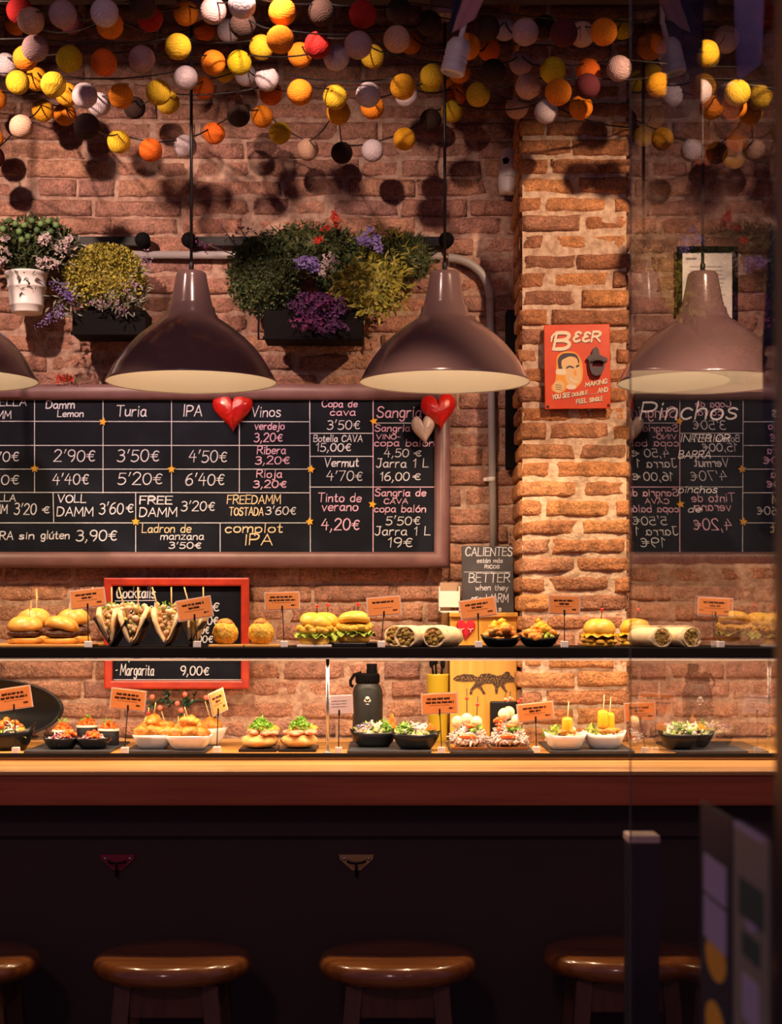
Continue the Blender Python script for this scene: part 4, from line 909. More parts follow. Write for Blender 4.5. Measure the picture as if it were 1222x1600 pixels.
for (cx, cy, d, k) in [(60,145,122,'M'),(145,120,104,'B'),(235,150,125,'K'),(318,155,116,'P'),(415,145,122,'O'),(500,125,104,'V'),(40,285,106,'M'),(185,318,118,'V'),(345,322,112,'T'),(342,390,114,'K'),(210,417,120,'O'),(72,390,116,'P'),(22,485,104,'P'),(485,310,114,'M'),
    (155,505,108,'W'),(312,487,108,'O'),(680,190,104,'O'),(780,165,114,'M'),(880,240,116,'Y'),(970,190,104,'W'),(850,415,112,'W'),(665,385,112,'G'),(645,527,98,'V'),(600,612,100,'Y'),(915,452,100,'P'),(808,470,104,'T'),(1020,420,116,'Y'),(1005,485,116,'O'),(898,545,98,'Y'),(1052,550,102,'O'),(890,625,98,'G'),(1020,635,102,'O'),(872,700,98,'O'),(1005,712,102,'Y')]:
    raw.append((800+cx*.3453, cy*.3453, d*.3453, k))
bands = [(-99,36),(36,62),(62,88),(88,112),(112,140),(140,172),(172,400)]
names = ['topmost garland of cotton ball lights under the ceiling, above all the others', 'second cotton ball garland from the top, just under the topmost one', 'third cotton ball garland from the top, crossing above the white ball pairs',
         'middle cotton ball garland, with three strings above and three below', 'third cotton ball garland from the bottom, passing beside the lamp cords', 'second cotton ball garland from the bottom, just above the loosely spaced lowest one', 'lowest cotton ball garland, widely spaced balls hanging against the bricks']
allb = []
for bi, (lo, hi) in enumerate(bands):
    bs = sorted([b for b in raw if lo <= b[1] < hi])
    t = thing('cotton_ball_garland', names[bi], 'string lights', P(611, (max(lo, 0)+min(hi, 230))/2, 4.2), group='coloured cotton ball garlands')
    pos = []
    for (x, y, d, k) in bs:
        Y = max(3.45, min(4.46, 2600*BD/d))
        if 806 < x < 990: Y = min(Y, 4.26)
        v = P(x, y, Y)
        for it in range(12):                      # keep neighbours from running into each other
            hit = [q for q in allb if (q-v).length < BD*1.02]
            if not hit: break
            v = P(x, y, max(3.2, v.y-0.02))
        allb.append(v)
        o = bpy.data.objects.new('cotton_ball', ball_mesh(k)); C.objects.link(o); o.parent = t; o.location = v-t.location; o.rotation_euler = (U(0,6), U(0,6), U(0,6))
        pos.append(v)
    pts = []
    pos = [Vector((-1.5, pos[0].y, pos[0].z+0.1))]+pos+[Vector((1.5, 4.0, pos[-1].z+0.12))]
    for a, b in zip(pos[:-1], pos[1:]):
        a_, b_ = a+Vector((0,0.004,BD*0.40)), b+Vector((0,0.004,BD*0.40)); L = (b_-a_).length
        for i in range(8):
            u = i/8; pts.append(a_.lerp(b_, u)+Vector((0, 0, -0.18*L*u*(1-u))))
    pts.append(pos[-1]+Vector((0,0,BD*.4)))
    mb = MB(); mb.tube(pts, 0.0019, 5); mb.build('cable', M['cord'], t, True)
# spotlight head hanging among the garlands
YL = 3.55; c = P(712, 92, YL)
t = thing('ceiling_spotlight', 'white ribbed spotlight head among the garlands beside the lamp cord', 'spotlight', c)
s = YL/F; T = Euler((0, math.radians(14), 0)).to_matrix().to_4x4()
mb = MB(); mb.lathe([(0.0,-24*s),(17*s,-24*s),(19*s,-22*s),(19*s,-8*s),(18*s,-7*s),(18*s,-4*s),(19*s,-3*s),(19*s,0),(18*s,1*s),(18*s,4*s),(19*s,5*s),(19*s,20*s),(14*s,30*s),(0,32*s)], seg=28, T=T, cap0=False, cap1=False); mb.build('spot_head', M['white'], t)
mb = MB(); mb.lathe([(0.0,-24.6*s),(13*s,-24.6*s),(14*s,-24*s)], seg=28, T=T, cap0=False, cap1=False); mb.build('lens', M['steel'], t)
mb = MB(); mb.tube([T @ Vector((0,0,31*s)), T @ Vector((0,0,60*s)), Vector((10*s, 0, CEIL-c.z))], 0.006, 8); mb.build('stem', M['white'], t)
# pink and navy bunting pennant by the lamp cup
YL = 3.4
t = thing('bunting_strip', 'pink and navy cloth strip hanging beside the ceiling cup of the right lamp', 'bunting', P(730, 30, YL))
def sheet(name, quad, Y0, Y1, m, par, thick=0.003, nx=6, nz=10, wob=0.004):
    a, b, c_, d = quad; vs = []; fs = []
    for j in range(nz+1):
        for i in range(nx+1):
            u, v = i/nx, j/nz
            x = (a[0]*(1-u)+b[0]*u)*(1-v)+(d[0]*(1-u)+c_[0]*u)*v; y = (a[1]*(1-u)+b[1]*u)*(1-v)+(d[1]*(1-u)+c_[1]*u)*v
            p = P(x, y, Y0+(Y1-Y0)*v); p.y += wob*math.sin(u*9+v*4); vs.append(p)
    n = len(vs); vs += [p+Vector((0, thick, 0)) for p in vs]
    for j in range(nz):
        for i in range(nx):
            q = j*(nx+1)+i; fs.append([q, q+nx+1, q+nx+2, q+1]); fs.append([n+q, n+q+1, n+q+nx+2, n+q+nx+1])
    for j in range(nz):
        q = j*(nx+1); fs.append([q, n+q, n+q+nx+1, q+nx+1]); q += nx; fs.append([q, q+nx+1, n+q+nx+1, n+q])
    mb = MB(); mb.add(vs, fs, True); return mb.build(name, m, par, True)
sheet('pink_stripe', [(732,-40),(775,-40),(742,30),(706,52)], YL, YL, mat('dusty_pink_cloth', (0.46,0.22,0.22), 0.8), t)
sheet('navy_stripe', [(716,-40),(733,-40),(707,50),(700,52)], YL+0.004, YL+0.004, M['navy'], t)
def scribble(mb, x0, x1, z, h, y):
    x = x0
    while x < x1:
        w_ = min(U(0.006, 0.014), x1-x)
        xx = x
        while xx < x+w_: mb.box((xx+0.0005, y, z+U(-.1,.1)*h), (0.0011, 0.0003, h*U(.7,1.1))); xx += 0.0014
        mb.box((x+w_/2, y, z-0.1*h), (w_, 0.0003, h*0.42))
        x += w_+0.0022
# ------------------------------------------------------------------ things standing at the back of the counter
YX = 4.42
x0, x1 = PX(703, YX), PX(808, YX); zt = PZ(957, YX)
t = thing('wooden_box', 'tall yellow varnished wooden box with a fox painted on its front', 'box', ((x0+x1)/2, 4.48, COUNTER))
mb = MB(); mb.box(((x0+x1)/2, YX+0.055, (COUNTER+zt)/2), (x1-x0, 0.11, zt-COUNTER), 0.003); mb.box(((x0+x1)/2, YX-0.003, zt-0.006), (x1-x0+0.004, 0.012, 0.012), 0.002); mb.build('box_body', M['yellowwood'], t, True)
# walking fox print
fox = [(706,1065),(712,1060),(724,1057),(738,1058),(746,1062),(752,1057),(764,1056),(778,1060),(786,1058),(792,1053),(797,1054),(799,1059),(806,1064),(810,1067),(804,1070),(794,1070),(789,1073),(791,1080),(794,1085),(791,1086),(786,1080),(782,1075),(779,1080),(778,1088),(774,1088),(774,1078),(770,1072),(758,1072),(752,1075),(756,1083),(759,1088),(755,1089),(749,1080),(744,1078),(738,1083),(737,1089),(733,1089),(734,1081),(740,1074),(742,1068),(734,1069),(722,1069),(712,1068)]
cx_, cy_ = 757, 1068
mb = MB(); pp = []
for (x, y) in fox: v = P(cx_+(x-cx_)*0.97, cy_+(y-cy_)*1.0-4, YX-0.0005); pp.append((v.x, v.z))
mb.prism(pp, YX-0.0016, YX-0.0002); mb.build('fox_print', mat('fox_brown_ink', (0.035,0.016,0.010), 0.6, (0.42,0.22,0.05), 330, lo=0.56, hi=0.60), t, True)
hx = heart('felt_heart', 'red felt heart with two white sleeping eyes on the front of the yellow box', 728, 985, 30, 34, YX-0.004, 0.007, mat('red_felt', (0.52,0.008,0.03), 0.85))
mb = MB(); q = YX/F
for sx in (-1, 1):
    mb.tube([(sx*7*q-4*q, -0.0085, 3*q), (sx*7*q, -0.0095, 1*q), (sx*7*q+4*q, -0.0085, 3*q)], 0.0011, 5)
    mb.tube([(sx*7*q, -0.0095, 1*q), (sx*7*q, -0.0095, -4*q)], 0.0009, 5)
mb.build('white_stitching', M['paper'], hx)
mb = MB(); x0b, x1b = PX(766, 4.38), PX(809, 4.38); mb.box(((x0b+x1b)/2, 4.395, COUNTER+0.055), (x1b-x0b, 0.022, 0.11), 0.004); o = mb.build('black_tablet', M['blackdish']); tag(o, 'small black slab leaning on the foot of the fox box', 'slab')
# sign leaning on top of the box
zt += 0.0002
YG = 4.47; t = thing('leaning_chalkboard', 'black hand-lettered sign reading CALIENTES and BETTER leaning on top of the yellow box', 'sign', (PX(764, YG), YG, zt))
a0 = Vector((PX(722, YG), YG, zt)); a1 = Vector((PX(803, YG), YG, zt)); ht = 106*YG/F; lean = math.radians(9); rot = math.radians(1.2)
t.location = (a0+a1)/2; wd_ = (a1-a0).length; t.rotation_euler = (-lean, 0, 0)
mb = MB(); mb.box((0, 0.004, ht/2), (wd_, 0.008, ht), 0.0015); mb.build('sign_panel', mat('faded_blackboard', (0.030,0.026,0.036), 0.6, (0.05,0.045,0.058), 18), t)
mb = MB(); k = wd_/81
fC = lambda x, y: Vector(((x-40.5)*k, -0.0008, y*k))
for (t_, xa, b, h, xb, wd) in (("CALIENTES",6,87,13,79,1.7),("están más",24,76,7,64,1.1),("RICOS",36,67,5,59,1.2),("BETTER",11,45,14,75,1.6),("when they",21,32,9,72,1.2),("are WARM",14,13,13,72,1.6),("s",57,-1,8,61,1.4)):
    write(mb, t_, xa, b+3, h, xb, fC, wd)
ribbon(mb, [(4, 64), (76, 64)], 1.1, fC); mb.build('chalk_lettering', M['chalk'], t)
# napkin holder
x0n, x1n = PX(686, 4.45), PX(719, 4.45); zn = PZ(957, 4.45)
mb = MB(); mb.box(((PX(690, 4.47)+x0)/2-0.002, 4.49, (COUNTER+zt)/2), (x0-PX(690, 4.47)-0.004, 0.07, zt-COUNTER), 0.002); o = mb.build('box_left_side', wood_mat('dark_side_wood', (0.16,0.08,0.03), (0.24,0.12,0.04), 2)); tag(o, 'narrow darker block forming the left side of the fox box', 'block')  # left side of the fox box, built as a separate darker block
t = thing('napkin_holder', 'white napkin holder beside the leaning sign on top of the yellow box', 'napkin holder', ((x0n+x1n)/2, 4.49, zt-0.012+0.0003))
hN = PZ(916, 4.45)-zt; wN = x1n-x0n
t.location.z = zt+0.0003; t.location.x = (x0n+x1n)/2
mb = MB(); mb.box((0,-0.025,hN/2), (wN,0.004,hN*.62), 0.001); mb.box((0,0.025,hN*.55), (wN,0.004,hN*.9), 0.001); mb.box((0,0,0.002), (wN,0.05,0.004)); mb.box((-wN/2+0.002,0,hN*.5), (0.003,0.05,hN)); mb.box((wN/2-0.002,0,hN*.5), (0.003,0.05,hN)); mb.build('holder_body', M['white'], t)
mb = MB()
for i in range(6): mb.box((U(-.003,.003), -0.018+i*0.007, hN*0.62), (wN*0.8, 0.002, hN*1.05), 0.0, (0, U(-.05,.05), 0))
mb.build('napkins', M['kraft'], t)
mb = MB(); scribble(mb, 0.004, wN*.46, 0.010, 0.007, -0.0272); mb.build('printed_word', M['ink'], t)
# yellow pot of utensils
YY = 4.43; t = thing('utensil_pot', 'yellow-green plastic pot of black utensils beside the fox box', 'pot', (PX(684, YY), YY, COUNTER))
hp = PZ(1053, YY)-COUNTER; r_ = 17*YY/F
mb = MB(); mb.lathe([(0.0,0),(r_*.8,0),(r_*.86,0.004),(r_,hp-0.004),(r_*1.03,hp),(r_*.95,hp),(r_*.8,0.006),(0,0.005)], seg=32, cap0=False, cap1=False); mb.build('pot_body', M['yellowpot'], t)
for (dx, dy, l_) in ((-.012,0,.05),(-.004,.008,.06),(.010,.004,.045)):
    mb = MB(); mb.tube([(dx*.3,dy*.3,0.008),(dx,dy,hp),(dx*1.3,dy,hp+l_*.5)], 0.003, 8); mb.blob((dx*1.35,dy,hp+l_*.6), (0.007,0.004,0.015), 0, 1, 2); mb.build('utensil', M['black'], t)
# flask
YY = 4.33; zb = COUNTER; c = (PX(574.5, YY), YY, zb); hF = PZ(1037, YY)-zb; s = YY/F
t = thing('water_flask', 'black insulated water flask standing on the counter against the bricks', 'flask', c)
R = 23.5*s; z1 = PZ(1080, YY)-zb; z2 = PZ(1068, YY)-zb; z3 = PZ(1052, YY)-zb
mb = MB(); mb.lathe([(0.0,0),(R*.94,0),(R,0.004),(R,z1-0.010),(R*.985,z1),(R*.90,z1+0.010),(R*.74,z2),(R*.72,z2+0.001),(0,z2+0.001)], seg=48, cap0=False, cap1=False); mb.build('flask_body', M['flask'], t)
mb = MB(); mb.lathe([(R*.70,z2),(R*.78,z2+0.002),(R*.78,z3-0.004),(R*.72,z3),(0,z3)], seg=48, cap0=False, cap1=False)
for k in range(24):
    a = 2*PI*k/24; mb.box((R*.785*math.cos(a), R*.785*math.sin(a), (z2+z3)/2), (0.004,0.002,(z3-z2)*.7), 0, (0,0,a+PI/2))
mb.lathe([(R*.36,z3-0.001),(R*.37,z3+0.004),(R*.34,z3+0.012),(R*.36,hF-0.003),(R*.33,hF),(0,hF)], (R*.28,0,0), 28, cap0=False, cap1=False); mb.build('cap', M['black'], t)
mb = MB(); mb.tube([(-R*.4,0,z3+0.002),(-R*.9,0,z3-0.004),(-R*1.15,0,z3-0.020),(-R*1.12,0,z2-0.004),(-R*.95,0,z2-0.008)], 0.0042, 8); mb.build('carry_loop', M['black'], t)
mb = MB(); zl = PZ(1093, YY)-zb
for (dx, dz, r1) in ((0,0.004,0.0062),(-0.0045,-0.001,0.0045),(0.0045,-0.001,0.0045)): mb.lathe([(r1,0),(r1,0.0006),(0,0.0006)], (dx,-R-0.0002,zl+dz), 16, Matrix.Rotation(PI/2, 4, 'X'))
mb.box((0,-R-0.0004,zl-0.010), (0.008,0.001,0.0022)); mb.build('flask_emblem', M['white'], t)
# round black tray on the left
YY = 4.49; mb = MB(); a_, b_ = 122*YY/F, 0; zc_ = 48*YY/F
vs = []; n = 48; cc = P(-22, 1108, YY); zc_ = cc.z-COUNTER
prof = [(1.0,0.0),(1.0,-0.010),(0.965,-0.012),(0.93,-0.006),(0,-0.004)]
for (k, d) in prof[:-1]:
    for i in range(n): an = 2*PI*i/n; vs.append((a_*k*math.cos(an), d, zc_*k*math.sin(an)))
fs = [list(range(n))]
for j in range(len(prof)-2):
    for i in range(n): i2 = (i+1) % n; fs.append([j*n+i2, j*n+i, (j+1)*n+i, (j+1)*n+i2])
fs.append([(len(prof)-2)*n+i for i in range(n)][::-1])
mb.add(vs, fs, True); o = mb.build('oval_tray', M['blackdish']); o.location = (cc.x, YY, COUNTER+zc_); tag(o, 'black oval serving tray leaning on the wall at the left edge', 'tray')

# ------------------------------------------------------------------ price cards
def price_sign(px, py, wpx, hpx, pxb, Y, zb, label, roll=0.0, yaw=0.0, white=False, lines=2):
    s = Y/F; c = P(px, py, Y); base = Vector((PX(pxb, Y), Y, zb))
    t = thing('price_sign', label, 'price sign', base, group='price cards on clips in the display case')
    mb = MB(); mb.box((0,0,0.0075), (0.017,0.017,0.015), 0.0015); mb.build('base_cube', M['white'], t)
    top = c-base+Vector((0, 0.0016, -hpx*s*0.30))
    mb = MB(); mb.tube([(0,0,0.014), (top.x*.3, 0, top.z*.4), (top.x, 0.0016, top.z)], 0.0013, 6); mb.build('wire', M['blackm'], t)
    mb = MB(); mb.box((top.x, -0.0012, top.z-hpx*s*.16), (0.004,0.003,hpx*s*.34), 0.0008); mb.build('clip', M['blackm'], t)
    w_, h_ = wpx*s, hpx*s; T = Matrix.Translation(c-base) @ Euler((0.0, -roll, yaw)).to_matrix().to_4x4()
    mb = MB(); vs, fs = _bbox(w_, 0.0010, h_, 0.0003, 1); mb.add(vs, fs, False, T); cd_ = mb.build('card', M['cardw'] if white else M['card'], t)
    mb = MB(); vs, fs = _bbox(w_+0.006, 0.0006, h_+0.005, 0, 1); mb.add(vs, fs, False, T @ Matrix.Translation((0,0.0010,0))); mb.build('clear_sleeve', M['sleeve'], t)
    q = MB()
    if white:
        for k in range(3): scribble(q, -w_*.3, w_*.3, h_*(.2-.16*k), h_*.05, -0.0007)
    else:
        scribble(q, -w_*.36, w_*.30, h_*.24, h_*.13, -0.0007)
        if lines > 1: scribble(q, -w_*(.40 if lines > 2 else .18), w_*(.40 if lines > 2 else .14), h_*.05, h_*.13, -0.0007)
        for i in range(12): q.box((-w_*.3+i*w_*.05, -0.0007, -h_*.10), (w_*.03, 0.0003, h_*.03))
        scribble(q, w_*.26, w_*.40, -h_*.27, h_*.10, -0.0007)
    for i, v in enumerate(q.v): q.v[i] = tuple(T @ Vector(v))
    q.build('printed_lines', M['inkg'] if white else M['ink'], cd_)
    return t
price_sign(137, 935, 52, 27, 138, 3.90, SHELF, 'tilted orange price card between the left burgers and the tacos', 0.12)
price_sign(304, 951, 52, 30, 308, 3.90, SHELF, 'orange price card in front of the cocktail board, right of the tacos', 0.17)
price_sign(441, 939, 52, 26, 444, 3.93, SHELF, 'orange price card behind the two round croquettes', 0.03, lines=3)
price_sign(600, 947, 50, 27, 596, 3.90, SHELF, 'orange price card between the chicken burgers and the wraps', 0.08, lines=1)
price_sign(747, 950, 54, 27, 748, 3.90, SHELF, 'orange price card in front of the leaning CALIENTES sign', 0.14)
price_sign(882, 945, 46, 27, 882, 3.90, SHELF, 'orange price card on the shelf in front of the brick pillar', -0.02)
price_sign(1118, 948, 52, 26, 1126, 3.90, SHELF, 'orange price card on the shelf right of the far right wraps', -0.04)
price_sign(22, 1091, 52, 32, 25, 3.90, BASE, 'orange price card at the left end of the lower level, before the black tray', 0.15, lines=3)
price_sign(200, 1093, 52, 30, 195, 3.90, BASE, 'orange price card under the cocktail board, left of the fried bites', -0.11, lines=3)
price_sign(341, 1097, 30, 34, 339, 3.92, BASE, 'orange price card turned sideways right of the fried bites', 0.30, 0.85)
price_sign(530, 1101, 40, 28, 529, 3.90, BASE, 'white price card beside the steel shelf post', 0.04, white=True)
price_sign(687, 1099, 54, 30, 690, 3.90, BASE, 'orange price card hanging before the yellow utensil pot', 0.05, lines=3)
price_sign(837, 1112, 54, 26, 838, 3.92, BASE, 'orange price card in front of the bricks of the pillar, right of the egg skewers', 0.11)
price_sign(1000, 1112, 46, 27, 1008, 3.90, BASE, 'orange price card right of the white bowls, behind the edge of the glass', 0.05)

# ------------------------------------------------------------------ food
def sh(px, Y, z): return Vector((PX(px, Y), Y, z))
def pick(t, p0, p1, bead=None, m='pickwood', r=0.0010, bt=0.62, br=0.0045):
    mb = MB(); mb.tube([p0, p1], r, 6); pk = mb.build('pick', M[m], t)
    if bead:
        q = Vector(p0).lerp(Vector(p1), bt); mb = MB(); mb.blob(q, br, 0, 1, 2)
        if bead == 'pinkbead': mb.blob(q+Vector((0.006,0,-0.002)), br*.9, 0.2, 200, 2)
        mb.build('bead', M[bead], pk)
def plate(px, Y, z, wx, wy, m, label, name='small_plate', h=0.006, cat='plate', rz=0.0, group=None):
    t = MB(); t.box((0,0,h/2), (wx,wy,h), min(h*.35, 0.0015)); t.box((0,0,h*.9), (wx*.86,wy*.86,h*.1), 0)
    o = t.build(name, m); o.location = sh(px, Y, z); o.rotation_euler = (0,0,rz); return tag(o, label, cat, group)
def bunlathe(mb, R, h, c, T=None, dome=True, seed=0):
    if dome: pr = [(0.0,0.001),(R*.80,0.0),(R*.95,h*.08),(R,h*.25),(R*.97,h*.45),(R*.84,h*.70),(R*.62,h*.88),(R*.34,h*.97),(0,h)]
    else: pr = [(0.0,0),(R*.86,0),(R*.97,h*.2),(R,h*.5),(R*.97,h*.85),(R*.90,h),(0,h)]
    k0 = len(mb.v); mb.lathe(pr, c, 28, T, cap0=False, cap1=False)
    for i in range(k0, len(mb.v)):
        v = Vector(mb.v[i]); d = v-Vector(c); n_ = noise.noise(v*28+Vector((seed, seed, 0)))
        mb.v[i] = tuple(Vector(c)+d*(1+0.07*n_))
def ruffle(mb, R, z, amp, n=60, w_=0.012, drop=0.004):
    vs = []; fs = []; ph = U(0, 6)
    for j in range(3):
        for i in range(n):
            a = 2*PI*i/n; r = R-w_+w_*1.25*j/2*(1+0.25*math.sin(5*a+ph)); zz = z+amp*math.sin(11*a+ph+j)*j/2*0.9+amp*.6*noise.noise(Vector((a*3, j, ph)))-drop*j/2
            vs.append((r*math.cos(a), r*math.sin(a), zz))
    for j in range(2):
        for i in range(n): i2 = (i+1) % n; fs.append([j*n+i, j*n+i2, (j+1)*n+i2, (j+1)*n+i])
    m_ = len(vs); vs += [(x, y, z_+0.0012) for x, y, z_ in vs]; fs += [[m_+i for i in f[::-1]] for f in fs]
    mb.add(vs, fs, True)
def burger(px, Y, z, label, kind, rz=0.0, R=0.043, tilt=(0,0), group=None, tall=1.0):
    t = thing('burger', label, 'burger', sh(px, Y, z), rz, group); t.scale = (1, 1, tall)
    Tt = Euler((tilt[0], tilt[1], 0)).to_matrix().to_4x4()
    if kind == 'beef':
        mb = MB(); bunlathe(mb, R*1.02, 0.014, (0,0,0), dome=False, seed=px); mb.build('bottom_bun', M['bun'], t)
        mb = MB(); mb.blob((0,0,0.024), (R*1.0, R*1.0, 0.0125), 0.16, 60, 3); mb.build('patty', M['patty'], t)
        mb = MB(); bunlathe(mb, R, 0.034, (0,0,0.032), Tt, seed=px); mb.build('top_bun', M['bun'], t)
        pick(t, (0.006,-.012,0.045), (0.012,-.016,0.098)); mb = MB(); mb.box((0.0125,-.0165,0.092), (0.006,0.0016,0.022), 0.0006, (0,0.1,0.3)); mb.build('pick_flag', M['pickwood'], t)
    elif kind == 'chicken':
        mb = MB(); bunlathe(mb, R*.94, 0.018, (0,0,0), dome=False, seed=px); mb.build('bottom_bun', M['bunyellow'], t)
        mb = MB(); ruffle(mb, R*1.12, 0.022, 0.006); ruffle(mb, R*1.02, 0.027, 0.005); mb.build('lettuce', M['lettuce'], t)
        mb = MB()
        for i in range(16):
            a = 2*PI*i/16+U(-.2,.2); mb.blob((R*.82*math.cos(a), R*.82*math.sin(a), 0.035+U(-.003,.005)), (0.013,0.013,0.009), 0.4, 90, 2)
        mb.blob((0,0,0.035), (R*.9,R*.9,0.012), 0.2, 60, 2); mb.build('crispy_chicken', M['crispy'], t)
        mb = MB(); bunlathe(mb, R*.98, 0.030, (0,0,0.045), Tt, seed=px); mb.build('top_bun', M['bunyellow'], t)
        pick(t, (0.0,-.01,0.06), (0.003,-.012,0.112), 'redbead', 'blackm', bt=.60)
    else:  # yellow cheese burger
        mb = MB(); bunlathe(mb, R*.95, 0.012, (0,0,0), dome=False, seed=px); mb.build('bottom_bun', M['bunyellow'], t)
        mb = MB()
        for i in range(9):
            a = 2*PI*i/9; mb.blob((R*.8*math.cos(a), R*.8*math.sin(a), 0.014+U(-.002,.003)), (0.013,0.013,0.007), 0.4, 80, 2)
        mb.build('onion_rings', M['crispy'], t)
        mb = MB(); mb.blob((0,0,0.024), (R*.88,R*.88,0.011), 0.2, 70, 3); mb.build('patty', M['patty'], t)
        mb = MB(); ruffle(mb, R*1.06, 0.034, 0.003, drop=0.009); mb.build('melted_cheese', M['cheese'], t)
        mb = MB(); bunlathe(mb, R, 0.036, (0,0,0.032), Tt, seed=px); mb.build('top_bun', M['bunyellow'], t)
        pick(t, (0.0,-.008,0.06), (0.004,-.01,0.108), 'redbead', 'blackm', bt=.6)
    return t
ZS = SHELF+0.0002
mb = MB(); mb.box((0,0,0.0035), (0.25,0.22,0.007), 0.002); o = mb.build('wooden_tray', M['case']); o.location = sh(70, 4.03, SHELF); tag(o, 'thin pale wooden tray under the beef burgers at the left end of the shelf', 'tray')
g = 'beef burgers on the left end of the shelf'
ZT = SHELF+0.0072
burger(39, 3.975, ZT, 'beef burger at the front left of the shelf, dark patty facing the street', 'beef', 0.3, R=0.0415, tilt=(0.08,-0.05), group=g)
burger(96, 3.975, ZT, 'beef burger with a tipped bun, front right of the left group', 'beef', 1.3, R=0.0415, tilt=(0.16,0.16), group=g)
burger(52, 4.078, ZT, 'beef burger behind the front left one, second row on the left', 'beef', 2.3, tilt=(-0.1,0.1), group=g, tall=1.3)
burger(114, 4.078, ZT, 'beef burger in the second row just left of the tacos price card', 'beef', 0.9, tilt=(-0.1,-0.08), group=g, tall=1.3)
# tacos in a zigzag stand
YT = 4.0; s = YT/F
t = thing('taco_stand', 'dark zigzag taco stand on the shelf in front of the cocktail board', 'stand', (PX(236, YT), YT, ZS))
mb = MB(); pts = [(-62,20),(-50,1),(-36,50),(-24,1),(0,48),(26,1),(44,46),(58,1),(70,40)]
pts = [(-84,46),(-58,2),(-34,42),(-25,3),(-2,46),(27,3),(50,46),(64,2),(84,40)]
th_ = 1.6
poly = [(x*s, y*s) for x, y in pts]+[(x*s, (y-th_*1.8)*s if y > 10 else (y-1.8)*s) for x, y in pts[::-1]]
mb.prism(poly, -0.055, 0.055); mb.build('stand_body', M['blackm'], t)
def taco(cx, label, w_=42, lean=0.0):
    a = thing('taco', label, 'taco', (PX(cx, YT), YT, ZS+0.0045), group='tacos in the zigzag stand')
    n = 16; sec = []; wv = w_*s/2; hh = 58*s
    for i in range(n+1):
        u = i/n*2-1; x = wv*math.copysign(abs(u)**0.8, u); z = hh*abs(u)**1.35; sec.append((x+lean*z, z))
    out = []; d = 0.0105
    for i in range(n+1):
        p0 = Vector(sec[max(i-1,0)]); p1 = Vector(sec[min(i+1,n)]); tg = (p1-p0).normalized(); nn = Vector((-tg.y, tg.x)); out.append((sec[i][0]+nn.x*d, sec[i][1]+nn.y*d))
    mb = MB(); m_ = 8; vs = []; fs = []
    for j in range(m_+1):
        v = j/m_*2-1; zz = -0.010*v*v; y = v*0.052
        for (x, z) in sec+out[::-1]: vs.append((x*(1-0.12*v*v)+0.002*noise.noise(Vector((x*50, v*3, z*50))), y, max(0.0, z*(1-0.22*v*v)+0.0004)))
    L_ = 2*(n+1)
    for j in range(m_):
        for i in range(L_): i2 = (i+1) % L_; fs.append([j*L_+i, j*L_+i2, (j+1)*L_+i2, (j+1)*L_+i])
    fs.append(list(range(L_))[::-1]); fs.append([m_*L_+i for i in range(L_)]); mb.add(vs, fs, True); mb.build('shell', M['tacobread'], a)
    mb = MB()
    for _ in range(75):
        z = U(.35,1.08)*hh; k = (z/hh)**.74*wv*.72; mb.blob((U(-k,k)+lean*z, U(-.046,.046)*(1.1-z/hh*.45), z), U(.0045,.0085), 0.45, 120, 1)
    mb.build('filling', M['chunk'], a)
    mb = MB()
    for _ in range(26): mb.leaf((U(-wv,wv)*.7+lean*hh, U(-.03,.03), hh*U(.95,1.12)), rdir(.3), 0.009, 0.006)
    mb.build('herbs', M['rocket'], a)
    for dx in (-.014, .010): pick(a, (dx+lean*hh,-.01,hh*.6), (dx*1.9-.010+lean*hh,-.014,hh*1.55), r=0.0017)
taco(177, 'leftmost taco of the zigzag stand, leaning left against it', 34, -0.12)
taco(211, 'second taco from the left in the zigzag stand', 50)
taco(263, 'third taco from the left in the zigzag stand, under the orange card corner', 50)
taco(300, 'rightmost taco of the zigzag stand, leaning right', 30, 0.22)
# round croquettes
for px, lb, lp in ((352, 'round crumbed croquette on a wooden plate, nearer the cocktail board', 'small wooden plate under the left round croquette'), (408, 'round crumbed croquette on a wooden plate, nearer the chicken burgers', 'small wooden plate under the right round croquette')):
    Y = 3.97; plate(px+3, Y, ZS, 0.082, 0.075, M['case'], lp, h=0.006, group='small wooden plates on the shelf')
    t = thing('croquette', lb, 'croquette', sh(px, Y, ZS+0.0061), group='round croquettes on plates')
    mb = MB(); mb.blob((0,0,0.027), (0.0305,0.0305,0.030), 0.10, 110, 4, flat=-0.0265); mb.build('crumbed_ball', M['crispy'], t)
    mb = MB(); mb.blob((0,0,0.050), (0.019,0.019,0.012), 0.16, 130, 3); mb.build('crumbed_top', M['fried'], t)
plate(492, 3.97, ZS, 0.082, 0.08, M['ceramic'], 'small pale plate under the front left chicken burger', h=0.006)
mb = MB(); mb.box((0,0,0.005), (0.118,0.20,0.010), 0.002); o = mb.build('slate_plate', M['blackdish']); o.location = sh(552, 4.06, ZS); tag(o, 'black square plate under the right chicken burgers', 'plate')
g = 'crispy chicken burgers on the shelf'
burger(492, 3.97, ZS+0.0061, 'crispy chicken burger with frilly lettuce at the front, right of the croquettes', 'chicken', 0.4, R=0.0395, tilt=(0.20,0.10), group=g)
burger(553, 4.0, ZS+0.0101, 'crispy chicken burger with a tipped bun on the black plate, left of a price card', 'chicken', 2.0, R=0.0405, tilt=(0.05,0.16), group=g)
burger(506, 4.085, ZS+0.0001, 'crispy chicken burger half hidden behind the front one', 'chicken', 1.0, R=0.040, tilt=(0,0.1), group=g, tall=1.1)
